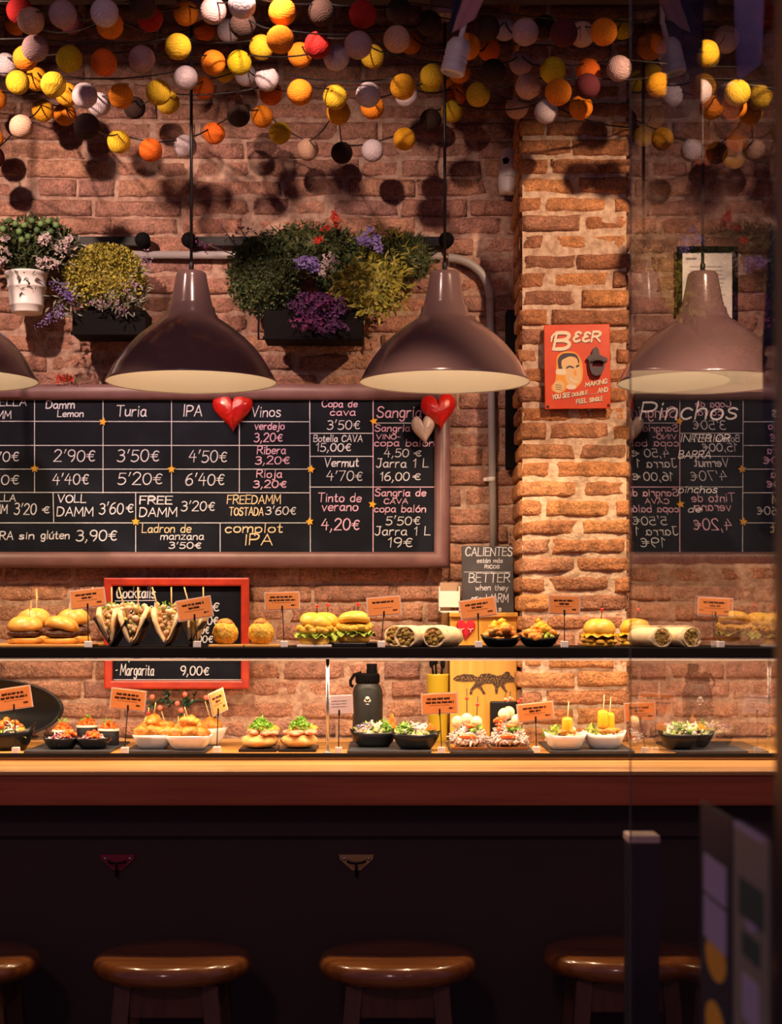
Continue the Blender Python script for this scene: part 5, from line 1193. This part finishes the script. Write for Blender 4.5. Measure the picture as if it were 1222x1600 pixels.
# wraps
def wrap(px, Y, z, label, R, L, ang, group):
    t = thing('wrap', label, 'wrap', sh(px, Y, z), ang, group)
    mb = MB(); n = 30; m_ = 12; vs = []; fs = []; sd = U(0,50)
    for j in range(m_+1):
        v = j/m_; y = v*L
        for i in range(n):
            a = 2*PI*i/n; r = R*(1+0.06*noise.noise(Vector((math.cos(a)*2, v*4+sd, math.sin(a)*2)))); r *= 1+0.05*(a/(2*PI))
            if j > m_-2: r *= 0.8
            zz = max(r*math.sin(a)*0.88+R*.86, 0.0006); vs.append((r*math.cos(a), y, zz))
    for j in range(m_):
        for i in range(n): i2 = (i+1) % n; fs.append([j*n+i2, j*n+i, (j+1)*n+i, (j+1)*n+i2])
    fs.append([m_*n+i for i in range(n)][::-1])
    # thick rolled edge at the cut end
    b = len(vs)
    for i in range(n):
        a = 2*PI*i/n; r = R*.84; vs.append((r*math.cos(a), 0.002, max(r*math.sin(a)*.88+R*.86, 0.003)))
    for i in range(n): i2 = (i+1) % n; fs.append([i, i2, b+i2, b+i])
    c_ = len(vs)
    for i in range(n): x, y, z_ = vs[b+i]; vs.append((x, 0.008, z_))
    for i in range(n): i2 = (i+1) % n; fs.append([b+i, b+i2, c_+i2, c_+i])
    mb.add(vs, fs, True); mb.build('tortilla', M['tortilla'], t)
    mb = MB()
    for _ in range(60):
        a = U(0, 2*PI); r = R*.78*math.sqrt(U(0,1)); mb.blob((r*math.cos(a), U(.002,.010), max(r*math.sin(a)*.86+R*.86, .006)), U(.004,.008), 0.4, 120, 1)
    mb.build('filling', M['filling'], t)
g = 'rolled wraps on the shelf'
wrap(633, 3.925, ZS, 'cut tortilla wrap at the front left of the wraps, dark filling towards the street', 0.0285, 0.105, -0.55, g)
wrap(677, 3.925, ZS, 'cut tortilla wrap at the front right of the left wrap group', 0.0280, 0.105, -0.55, g)
wrap(617, 4.03, ZS, 'tortilla wrap in the second row, left end of the wrap group', 0.029, 0.11, -0.55, g)
wrap(664, 4.04, ZS, 'tortilla wrap in the second row behind the front right wrap', 0.029, 0.11, -0.55, g)
wrap(1036, 3.93, ZS, 'tortilla wrap with green filling behind the edge of the glass pane', 0.0262, 0.11, 0.5, g)
wrap(1083, 3.93, ZS, 'tortilla wrap with a brown filling, rightmost on the shelf', 0.0268, 0.11, 0.5, g)
# dishes
def boat(px, Y, z, label, L, W, h, m, rz=0.0, lift=0.0, name='boat_dish', square=2.0, cat='dish', group=None, th=0.0025):
    t = MB(); n = 48; vs = []; fs = []
    def ring(k, zz, li):
        for i in range(n):
            a = 2*PI*i/n; ca, sa = math.cos(a), math.sin(a)
            e = 2/square; x = math.copysign(abs(ca)**e, ca)*L/2*k; y = math.copysign(abs(sa)**e, sa)*W/2*k
            vs.append((x, y, zz+li*lift*abs(ca)**3))
    prof = [(0.45,0.0,0),(0.62,0.001,0),(0.78,h*.3,.2),(0.92,h*.7,.6),(1.0,h,1.0),(1.0-2*th/W,h,1.0),(0.90,h*.7+th,.6),(0.75,h*.3+th,.2),(0.58,th+0.001,0)]
    for k, zz, li in prof: ring(k, zz, li)
    for j in range(len(prof)-1):
        for i in range(n): i2 = (i+1) % n; fs.append([j*n+i, j*n+i2, (j+1)*n+i2, (j+1)*n+i])
    fs.append(list(range(n))[::-1]); fs.append([(len(prof)-1)*n+i for i in range(n)])
    t.add(vs, fs, True); o = t.build(name, m); o.location = sh(px, Y, z); o.rotation_euler = (0,0,rz); return tag(o, label, cat, group)
def heap(mb, n, L, W, z0, h, r, kind='blob', amp=0.4, x0=0, y0=0, flat=1.0):
    for _ in range(n):
        a = U(0, 2*PI); q = math.sqrt(U(0,1)); x = x0+math.cos(a)*q*L/2; y = y0+math.sin(a)*q*W/2; z = z0+h*(1-q*q)*U(.55,1.0)
        rr = r*U(.6,1.3)
        if kind == 'blob': mb.blob((x,y,z), (rr,rr,rr*flat), amp, 110, 1)
        elif kind == 'leaf': mb.leaf((x,y,z), rdir(.4), rr*2.2, rr*1.2)
        elif kind == 'shred':
            d = rdir(.1)*rr*2; mb.tube([(x-d.x,y-d.y,z-d.z),(x,y,z+rr*.6),(x+d.x,y+d.y,z+d.z)], rr*.28, 5)
        elif kind == 'cube': mb.box((x,y,z), (rr*1.5,rr*1.5,rr*1.5), rr*.2, (U(0,3),U(0,3),U(0,3)), 1)
def tapa(px, Y, z, label, cat='tapa', rz=0.0, name='tapa', group=None): return thing(name, label, cat, sh(px, Y, z), rz, group)
# seafood boats on the shelf
for px, lb, lf in ((783, 'black boat dish of orange seafood in front of the fox box', 'heap of orange and yellow seafood in the left black boat on the shelf'), (842, 'black boat dish of orange seafood in front of the pillar', 'heap of orange seafood and green bits in the right black boat on the shelf')):
    Y = 3.98; boat(px, Y, ZS, lb, 0.100, 0.085, 0.020, M['blackdish'], 0, 0.010, group='black boat dishes on the shelf')
    t = tapa(px, Y, ZS+0.006, lf, name='seafood_heap', group='seafood in the black boats')
    mb = MB(); heap(mb, 30, 0.078, 0.064, 0.012, 0.040, 0.0135, amp=.45, flat=.7); mb.build('seafood', M['shrimp'], t)
    mb = MB(); heap(mb, 12, 0.06, 0.05, 0.034, 0.022, 0.009, amp=.4); mb.build('yellow_pieces', M['cheese'], t)
    if px > 800: mb = MB(); heap(mb, 26, 0.04, 0.03, 0.016, 0.010, 0.005, 'blob', .4, 0.012, -0.024); mb.build('green_bits', M['lettuce'], t)
burger(936, 3.97, ZS, 'yellow cheese burger in front of the pillar, whole bun in view', 'cheese', 0.5, R=0.0385, tilt=(0.06,0), group='yellow cheese burgers on the shelf')
burger(992, 4.11, ZS, 'yellow cheese burger half behind the edge of the glass pane', 'cheese', 1.5, R=0.0385, tilt=(0,0.08), group='yellow cheese burgers on the shelf')

# ---- lower level
ZL = BASE+0.0002
def slab(px0, px1, Y, dep, label, h=0.005):
    o = MB(); a, b = PX(px0, Y), PX(px1, Y); o.box((0,0,h/2), (b-a, dep, h), 0.001); q = o.build('slate_slab', M['slate']); q.location = ((a+b)/2, Y, ZL); return tag(q, label, 'slate', 'slate slabs on the display base')
SL = 0.005
slab(58, 188, 4.06, 0.30, 'slate slab under the red-topped canapes')
slab(208, 332, 4.06, 0.30, 'slate slab under the bowls of fried bites')
slab(545, 672, 4.06, 0.30, 'slate slab under the black salad bowls left of centre')
slab(700, 826, 4.06, 0.30, 'slate slab under the egg skewer plates')
slab(850, 978, 4.06, 0.30, 'slate slab under the white bowls in front of the pillar')
slab(1040, 1180, 4.06, 0.30, 'slate slab behind the glass pane')
ZZ = ZL+SL+0.0002
def salad(t, L, W, h, z0=0.012, extra=None):
    mb = MB(); heap(mb, 46, L, W, z0, h, 0.007, amp=.5); mb.build('salad_pieces', M['salad'], t)
    mb = MB(); heap(mb, 50, L, W, z0+.004, h, 0.006, 'leaf'); mb.build('salad_leaves', M['lettuce'], t)
    mb = MB(); heap(mb, 40, L*.9, W*.9, z0+.006, h, 0.0055, 'shred'); mb.build('shreds', M['rice'], t)
# far left boat
boat(12, 4.0, ZL, 'large black boat dish at the left end of the lower level', 0.135, 0.11, 0.045, M['blackdish'], 0.2, 0.022)
t = tapa(12, 4.0, ZL+0.012, 'seafood salad heaped in the large black boat at the left end', name='salad_heap'); salad(t, 0.10, 0.085, 0.03, 0.02)
mb = MB(); heap(mb, 26, 0.08, 0.06, 0.042, 0.02, 0.007, amp=.4, x0=-.004); mb.build('red_pieces', M['roe'], t)
mb = MB(); mb.blob((0.034,-.01,0.034), (0.017,0.012,0.009), 0.3, 80, 3); mb.build('fried_piece', M['fried'], t)
# canapes
for px, lb, lf in ((96, 'black oval dish of the red canapes, left one at the front', 'red and purple garnish heaped in the left front black oval dish'), (146, 'black oval dish of the red canapes, right one at the front', 'red and purple garnish heaped in the right front black oval dish')):
    Y = 3.975; boat(px, Y, ZZ, lb, 0.088, 0.075, 0.026, M['blackdish'], 0, 0.004, square=2.6, group='black oval dishes of red canapes')
    t = tapa(px, Y, ZZ+0.005, lf, name='garnish_heap', group='garnished black dishes')
    mb = MB(); heap(mb, 44, 0.07, 0.058, 0.012, 0.016, 0.005, 'shred'); heap(mb, 24, 0.07, 0.058, 0.014, 0.014, 0.005, amp=.4); mb.build('beet_shreds', M['beet'], t)
    mb = MB(); heap(mb, 40, 0.034, 0.03, 0.022, 0.020, 0.0055, amp=.2, x0=0.022 if px < 100 else 0.0, y0=-.008); mb.build('red_roe', M['roe'], t)
    mb = MB(); heap(mb, 14, 0.066, 0.056, 0.018, 0.014, 0.006, 'leaf'); mb.build('white_slivers', M['rice'], t)
for px, Y, z_, lb in ((98, 4.085, 0.030, 'seaweed-wrapped canape topped with roe, back left'), (136, 4.10, 0.040, 'seaweed-wrapped canape topped with roe, tallest at the back'), (140, 4.062+.0, 0.022, ''), (170, 4.09, 0.032, 'seaweed-wrapped canape topped with roe, back right below the price card')):
    if not lb: continue
    t = tapa(px, Y, ZZ, lb, 'canape', name='canape', group='seaweed canapes behind the black dishes')
    mb = MB(); mb.lathe([(0.0,0),(0.024,0),(0.025,0.002),(0.025,z_),(0.023,z_+.002),(0,z_+.002)], seg=28, cap0=False, cap1=False); mb.build('seaweed_roll', M['rollblack'], t)
    mb = MB(); mb.lathe([(0.0,z_+.002),(0.0262,z_+.002),(0.0268,z_+.005),(0.0255,z_+.008),(0,z_+.009)], seg=28, cap0=False, cap1=False); mb.build('cream_layer', M['sauce'], t)
    mb = MB(); heap(mb, 60, 0.042, 0.042, z_+.008, 0.018, 0.0048, amp=.2); mb.build('red_roe', M['roe'], t)
    mb = MB(); heap(mb, 8, 0.02, 0.02, z_+.024, 0.006, 0.005, 'leaf'); mb.build('herb', M['rocket'], t)
# fried bites
for px, Y, w_, dp, hh, rz, lb in ((243, 3.985, 0.098, 0.085, 0.034, 0.05, 'white square bowl of fried bites, left one'), (292, 3.955, 0.108, 0.085, 0.034, -0.06, 'white square bowl of fried bites, right one nearer the street')):
    boat(px-3 if px < 260 else px+4, Y, ZZ, lb, w_, dp, hh, M['ceramic'], rz, 0.0, 'square_bowl', 5.0, 'bowl', 'white square bowls of fried bites')
boat(322, 4.10, ZZ, 'white square bowl of fried bites, rear one towards the sideways card', 0.085, 0.085, 0.042, M['ceramic'], -0.5, 0.0, 'square_bowl', 5.0, 'bowl', 'white square bowls of fried bites')
fb = [(-.026,-.008,.050,0),(.002,-.012,.052,0),(.027,-.006,.049,0),(-.018,.016,.060,0),(.016,.017,.062,0),(-.002,.006,.076,0)]
k = 0
where = ['front left', 'front middle', 'front right', 'rear left', 'rear right', 'topmost']
for px, Y, nm in ((240, 3.985, 'left'), (296, 3.955, 'right')):
    for i, (dx, dy, dz, _) in enumerate(fb):
        c = sh(px, Y, ZZ)+Vector((dx, dy, dz-0.012))
        t = thing('fried_bite', 'golden fried bite in the %s white bowl, %s of its heap' % (nm, where[i]), 'fried bite', c, U(0,3), 'fried bites heaped in the white bowls')
        mb = MB(); mb.blob((0,0,0), (U(.023,.028), U(.018,.021), .0165), 0.34, 60, 3); mb.build('crust', M['fried'], t)
        if i in (0, 3, 5): pick(t, (0,0,0.004), (U(-.03,.0),-.01,U(.034,.05)), 'redbead' if i == 3 else None, r=0.0011, bt=.7)
for i, (px, py, Y) in enumerate(((262,1112,4.10),(300,1118,4.09),(330,1116,4.10))):
    c = P(px, py, Y); t = thing('fried_bite', ['golden fried bite at the back below the holly, left of three', 'golden fried bite at the back below the holly, middle of three', 'golden fried bite at the back in the rear white bowl'][i], 'fried bite', Vector((c.x, Y, ZZ+(0.045 if i == 2 else 0.02))), 0, 'fried bites behind the white bowls')
    mb = MB(); mb.blob((0,0,0), (.026,.021,.022), 0.3, 60, 3)
    if i < 2: mb.blob((0.004,0.002,0.024), (.018,.016,.014), 0.25, 70, 3)
    mb.build('crust', M['fried'], t); pick(t, (0,0,0.01), (-.014,-.006,.062), r=0.0011)
# rocket sandwiches
for px, lb, lp in ((406, 'open sandwich piled with green rocket, left of the pair', 'dark narrow tray under the left rocket sandwich'), (467, 'open sandwich piled with green rocket, right of the pair', 'dark narrow tray under the right rocket sandwich')):
    Y = 3.985; mb = MB(); mb.box((0,0,0.0035), (0.090,0.14,0.007), 0.002); o = mb.build('sandwich_tray', M['blackdish']); o.location = sh(px, Y+.02, ZL); tag(o, lp, 'tray', 'trays under the rocket sandwiches')
    t = tapa(px, Y, ZL+0.0072, lb, 'sandwich', name='open_sandwich', group='open sandwiches with rocket')
    mb = MB(); mb.blob((0,0.01,0.016), (0.044,0.06,0.020), 0.08, 40, 3, flat=-0.0158); mb.build('bread', M['bunpale'], t)
    mb = MB()
    for _ in range(16): mb.blob((U(-.034,.034), U(-.040,.045), .034+U(0,.006)), (U(.010,.016),U(.012,.02),.006), 0.5, 90, 2)
    mb.build('ham_slices', M['ham'], t)
    mb = MB(); mb.blob((0.008,.02,.042), (.036,.036,.012), 0.35, 70, 3); mb.build('omelette', M['bun'], t)
    mb = MB(); heap(mb, 260, 0.050, 0.050, 0.044, 0.026, 0.0050, 'leaf', x0=0.004, y0=0.0); mb.build('rocket', M['rocket'], t)
# black salad bowls
for px, Y, lb, lf, rz in ((584, 4.035, 'black bowl of salad in front of the flask', 'salad with a tortilla chip in the black bowl before the flask', 0.15), (650, 3.97, 'black boat bowl of salad right of the flask', 'salad with green leaves heaped in the black boat right of the flask', -0.12), (1072, 3.97, 'black boat bowl of salad behind the glass pane', 'salad heaped in the black boat behind the glass pane', 0.1)):
    boat(px, Y, ZZ, lb, 0.118 if px < 1000 else 0.135, 0.085 if px < 1000 else 0.10, 0.036, M['blackdish'], rz, 0.008, 'boat_bowl', 2.6, 'bowl', 'black bowls of salad')
    t = tapa(px, Y, ZZ+0.010, lf, 'salad', rz, 'salad_heap', 'salads in the black bowls')
    salad(t, 0.092 if px < 1000 else 0.112, 0.062 if px < 1000 else 0.074, 0.024, 0.022)
    mb = MB(); heap(mb, 60, 0.036, 0.032, 0.030, 0.022, 0.006, 'leaf', x0=(0.026 if px < 600 else -0.026), y0=-.012); mb.build('rocket', M['rocket'], t)
    mb = MB(); heap(mb, 30, 0.05, 0.036, 0.036, 0.010, 0.004, 'shred', x0=-.018 if px < 600 else .012); mb.build('purple_sprouts', M['fl_lav'], t)
    mb = MB(); heap(mb, 12, 0.05, 0.04, 0.032, 0.014, 0.008, amp=.3, x0=.014); mb.build('white_sauce', M['sauce'], t)
    if px < 600:
        mb = MB(); mb.prism([(0.022,0.030),(0.048,0.072),(0.056,0.034)], 0.004, 0.010); mb.build('tortilla_chip', M['fried'], t)
    else:
        mb = MB()
        for _ in range(7): mb.prism([(0.0,0.0),(0.030,0.004),(0.010,0.018)], U(-.02,.01), U(.012,.016)); 
        for i, v in enumerate(mb.v): mb.v[i] = (v[0]+.022, v[1], v[2]+.034)
        mb.build('fried_strips', M['shrimp'], t)
# egg skewers
for px, lb, lf, tall in ((732, 'brown square plate of the left egg skewers', 'bread with shredded topping and quail eggs on skewers, left plate', 0), (794, 'brown square plate of the right egg skewers', 'bread with shredded topping and quail eggs on skewers, right plate', 1)):
    Y = 3.97; plate(px, Y, ZZ, 0.088, 0.10, M['stool'], lb, 'square_plate', 0.008, group='brown plates of the egg skewers')
    t = tapa(px, Y, ZZ+0.0082, lf, 'canape', name='egg_skewer_canape', group='quail egg canapes')
    mb = MB(); mb.blob((0,0,0.011), (0.036,0.042,0.013), 0.12, 50, 3, flat=-0.0108); mb.build('bread', M['bunpale'], t)
    mb = MB(); heap(mb, 330, 0.086, 0.090, 0.008, 0.046, 0.0062, 'shred'); heap(mb, 110, 0.082, 0.084, 0.008, 0.044, 0.0055, amp=.5); mb.build('pale_shreds', M['rice'], t)
    mb = MB(); mb.blob((-.004,-.042,0.024), (0.022,0.005,0.0055), 0.3, 70, 3); mb.blob((0.004,-.028,0.048), (0.014,0.008,0.006), 0.3, 70, 3)
    if tall:
        for _ in range(12): mb.blob((U(-.036,-.014), U(-.03,0), U(.036,.064)), U(.004,.006), 0.4, 90, 1)
    mb.build('red_pepper', M['redpepper'], t)
    mb = MB(); heap(mb, 24, 0.03, 0.02, 0.036, 0.012, 0.006, 'leaf', x0=.012, y0=-.03); mb.build('herbs', M['rocket'], t)
    es = [(-.026,-.004,.056),(-.004,-.006,.062),(.018,-.016,.056)] if not tall else [(-.010,-.004,.074),(.002,.008,.078),(.020,-.018,.060)]
    for e in es: mb = MB(); mb.blob(e, (.0145,.0145,.0155), 0.03, 60, 3); mb.build('quail_egg', M['egg'], t)
    ps = [(es[1], (0.0,0,.074), 'redbead'), (es[2], (.004,0,.062), 'redbead')] if not tall else [(es[0], (.004,0,.052), 'pinkbead'), (es[1], (.004,0,.050), 'pinkbead'), (es[2], (.006,0,.066), 'redbead'), (es[2], (.012,.008,.074), 'redbead')]
    for e, d, b_ in ps: pick(t, e, Vector(e)+Vector(d), b_, 'blackm', r=0.0011, bt=.68)
# white bowls with orange cheese
for px, Y, lb, lf, n_ in ((883, 3.955, 'white oval bowl before the pillar, left of two', 'salad with one orange cheese stick in the left white bowl', 1), (944, 3.985, 'white oval bowl before the pillar, right of two', 'salad with two orange cheese sticks in the right white bowl', 2)):
    boat(px, Y, ZZ, lb, 0.106, 0.085, 0.034, M['ceramic'], 0.05, 0.010, 'oval_bowl', 2.3, 'bowl', 'white oval bowls before the pillar')
    t = tapa(px, Y, ZZ+0.010, lf, 'salad', 0, 'salad_heap', 'salads in the white bowls')
    mb = MB(); heap(mb, 30, 0.076, 0.056, 0.018, 0.012, 0.007, amp=.5); mb.build('salad_pieces', M['salad'], t)
    mb = MB(); heap(mb, 46, 0.046, 0.04, 0.020, 0.024, 0.008, 'leaf', x0=-.022); mb.build('lettuce_leaves', M['lettuce'], t)
    mb = MB(); mb.blob((0.004,-.014,.032), (.024,.009,.008), 0.25, 60, 3)
    if n_ == 2: mb.blob((0.014,-.008,.034), (.026,.009,.007), 0.25, 60, 3)
    mb.build('fried_strip', M['fried'], t)
    for k in range(n_):
        mb = MB(); x = 0.004+(k-.5*(n_-1))*0.017; zz = 0.046+0.009*(n_-1)+(.006 if k == 0 and n_ == 2 else 0)
        mb.lathe([(0,-.022),(.011,-.021),(.0128,-.016),(.0128,.014),(.010,.020),(0,.022)], (x,-.010+.01*k,zz), 20, cap0=False, cap1=False); mb.build('cheese_stick', M['cheesecube'], t)
        pick(t, (x,-.008+.01*k,zz), (x+.004,-.008+.01*k,zz+.058), r=0.0012)
    mb = MB(); heap(mb, 6, 0.05, 0.03, 0.030, 0.012, 0.008, 'cube', x0=.01, y0=.012); mb.build('cheese_cubes', M['sauce'], t)

# ------------------------------------------------------------------ the folded glass door on the right
XG = PX(985, 2.56); YG0, YG1 = 2.56, 1.50
t = thing('glass_door', 'folded-back glass door leaf with a dark metal frame at the right edge', 'glass door', (XG, 2.0, 0.0))
mb = MB(); mb.add([(XG,YG1,0.06),(XG,YG0,0.06),(XG,YG0,2.55),(XG,YG1,2.55)], [[0,1,2,3]], False); mb.build('glass_pane', M['glass'], t, True)
yf = XG*F/(1226-611)
mb = MB(); mb.box((XG, yf-0.05, 1.30), (0.020, 0.10, 2.58), 0.003); mb.build('frame_stile', mat('blue_black_frame', (0.020,0.022,0.032), 0.35), t, True)
mb = MB(); mb.box((XG, (YG0+yf)/2, 0.035), (0.045, YG0-yf, 0.06), 0.004); mb.box((XG, (YG0+yf)/2, 2.57), (0.045, YG0-yf, 0.05), 0.004); mb.build('frame_rail', M['blackm'], t, True)
mb = MB(); mb.box((XG, YG0, 1.31), (0.002, 0.003, 2.48)); mb.build('glass_edge', mat('pale_glass_edge', (0.07,0.08,0.085), 0.3), t, True)
# dark post with a pale top
t = thing('door_post', 'dark square post with a pale cut top standing by the foot of the glass door', 'post', (0.4005, 2.66, 0))
pz = PZ(1306, 2.63); mb = MB(); mb.box((0,0,(pz-0.012)/2), (0.048,0.06,pz-0.012), 0.002); mb.build('post_body', mat('blue_black_post', (0.022,0.022,0.032), 0.4), t)
mb = MB(); mb.box((0,0,pz-0.006), (0.050,0.062,0.012), 0.002); mb.build('pale_cap', mat('pale_end_grain', (0.92,0.70,0.58), 0.6), t)
# posters on the pane
def poster(px0, px1, z0, z1, name, label, m):
    ya, yb = XG*F/(px0-611), XG*F/(px1-611)
    t = thing(name, label, 'poster', (XG-0.002, (ya+yb)/2, z0)); mb = MB(); mb.box((0, 0, (z1-z0)/2), (0.0012, ya-yb, z1-z0)); mb.build('poster_sheet', m, t)
    return t, ya, yb
pm = mat('navy_print', (0.035,0.035,0.06), 0.5); lil = mat('lilac_print', (0.48,0.44,0.68), 0.5); amber = mat('amber_print', (0.90,0.48,0.05), 0.5); oliv = mat('olive_print', (0.28,0.28,0.21), 0.5); teal = mat('dark_teal_print', (0.03,0.09,0.085), 0.5)
t, ya, yb = poster(1098, 1146, 0.55, 1.20, 'event_poster', 'dark navy poster with two lilac blocks and amber dots on the glass door', pm)
def patch(t, ya, yb, z0, u0, u1, v0, v1, m, name, rnd=False):
    Y0, Y1 = ya+(yb-ya)*u0, ya+(yb-ya)*u1; mb = MB(); c = Vector((XG-0.0032, (Y0+Y1)/2, (v0+v1)/2))
    if rnd:
        n = 28; vs = [(XG-0.0034, c.y+(Y0-Y1)/2*math.cos(2*PI*i/n), c.z+(v1-v0)/2*math.sin(2*PI*i/n)) for i in range(n)]+[(XG-0.0024, c.y+(Y0-Y1)/2*math.cos(2*PI*i/n), c.z+(v1-v0)/2*math.sin(2*PI*i/n)) for i in range(n)]
        mb.add(vs, [list(range(n)), list(range(n,2*n))[::-1]]+[[i, n+i, n+(i+1) % n, (i+1) % n] for i in range(n)], False)
    else: mb.box(c, (0.0012, Y0-Y1, v1-v0))
    mb.build(name, m, t, True)
zA = lambda py, Y: PZ(py, Y)
Ym = XG*F/(1122-611)
patch(t, ya, yb, 0, .15, .85, zA(1405, Ym), zA(1345, Ym), lil, 'lilac_block'); patch(t, ya, yb, 0, .15, .85, zA(1478, Ym), zA(1412, Ym), lil, 'lilac_block')
patch(t, ya, yb, 0, .2, .85, zA(1532, Ym), zA(1466, Ym), amber, 'amber_dot', True); patch(t, ya, yb, 0, .2, .8, zA(1640, Ym), zA(1568, Ym), amber, 'amber_dot', True)
t, ya, yb = poster(1150, 1204, 0.66, PZ(1298, 1.69), 'info_poster', 'olive grey poster with a dark teal motif on the glass door beside its frame', oliv)
Ym = XG*F/(1177-611)
patch(t, ya, yb, 0, .2, .9, zA(1440, Ym), zA(1380, Ym), teal, 'teal_motif'); patch(t, ya, yb, 0, .35, .75, zA(1455, Ym), zA(1408, Ym), lil, 'lilac_motif', True); patch(t, ya, yb, 0, .3, .8, zA(1500, Ym), zA(1462, Ym), teal, 'teal_motif'); patch(t, ya, yb, 0, .05, .9, zA(1306, Ym), zA(1296, Ym), lil, 'pale_strip')
patch(t, ya, yb, 0, .3, .75, zA(1600, Ym), zA(1530, Ym), lil, 'lilac_motif')
# what stands beyond the pane: folded navy parasol, hanging cloths, framed sheet, second board
Yq = 2.75; c = P(1232, 900, Yq)
t = thing('folded_parasol', 'folded navy parasol standing beyond the glass door at the right edge', 'parasol', (c.x+0.03, Yq, 0))
mb = MB(); n = 40; vs = []; fs = []; zs = [(2.25,.006),(2.19,.035),(2.05,.055),(1.85,.066),(1.65,.062),(1.56,.072),(1.54,.05)]
for (z, r) in zs:
    for i in range(n): a = 2*PI*i/n; rr = r*(1+0.18*math.sin(8*a)); vs.append((rr*math.cos(a), rr*math.sin(a), z))
for j in range(len(zs)-1):
    for i in range(n): i2 = (i+1) % n; fs.append([j*n+i2, j*n+i, (j+1)*n+i, (j+1)*n+i2])
mb.add(vs, fs, True); mb.build('folded_canopy', M['navy'], t)
mb = MB(); mb.tube([(0,0,0),(0,0,2.30)], 0.014, 12); mb.lathe([(0,0),(0.14,0),(0.14,0.03),(0.03,0.05),(0,0.05)], seg=28, cap0=False, cap1=False); mb.build('pole', M['blackm'], t)
t = thing('hanging_cloth', 'narrow navy cloth pennant hanging high beyond the glass door', 'cloth', P(1068, 100, 2.7))
sheet('pennant', [(1046,-60),(1100,-60),(1096,170),(1040,235)], 2.7, 2.7, M['navy'], t)
t = thing('hanging_cloth', 'lilac cloth pennant hanging high beyond the glass door, right of the navy one', 'cloth', P(1170, 60, 2.75))
sheet('pennant', [(1146,-60),(1196,-60),(1190,100),(1152,128)], 2.75, 2.75, M['lilac'], t)
YR = YW-0.03; t = thing('framed_notice', 'white framed notice on the wall right of the pillar, behind the glass pane', 'notice', P(1106, 480, YR))
a0, a1, z1_, z0_ = PX(1060, YR), PX(1150, YR), PZ(388, YR), PZ(520, YR)
mb = MB(); mb.box(((a0+a1)/2, YR+0.006, (z0_+z1_)/2), (a1-a0-0.01, 0.008, z1_-z0_-0.01)); mb.build('notice_sheet', M['white'], t, True)
tframe(t, a0-0.004, a1+0.004, z0_-0.004, z1_+0.004, YR+0.004, 0.014, 0.012, M['black'], rnd=False)
mb = MB()
for k in range(14): mb.box(((a0+a1)/2+U(-.01,.0), YR+0.0015, z1_-0.05-k*0.011), ((a1-a0)*U(.55,.7), 0.0006, 0.0022))
mb.box((a0+0.035, YR+0.0015, z1_-0.028), (0.03, 0.0006, 0.006)); mb.build('printed_lines', M['inkg'], t, True)
t = thing('pinchos_chalkboard', 'blackboard headed Pinchos on the wall right of the pillar, behind the glass', 'chalkboard', P(1100, 740, YR))
a0, a1, z1_, z0_ = PX(992, YR), PX(1330, YR), PZ(612, YR), PZ(866, YR)
mb = MB(); mb.box(((a0+a1)/2, YR+0.008, (z0_+z1_)/2), (a1-a0, 0.016, z1_-z0_), 0.002); mb.build('board_panel', M['slateb'], t, True)
mb = MB(); f = bp(YR-0.0008)
for (t_, x0, b, h, x1, wd) in (("Pinchos",1000,655,28,1150,3.0),("INTERIOR",1063,690,11,1140,1.5),("BARRA",1060,716,11,1110,1.4),("pinchos",1060,770,11,1120,1.4),("de",1075,800,10,1095,1.4)): write(mb, t_, x0, -b, h, x1, f, wd, 0.2)
mb.build('chalk_lettering', M['chalk'], t, True)
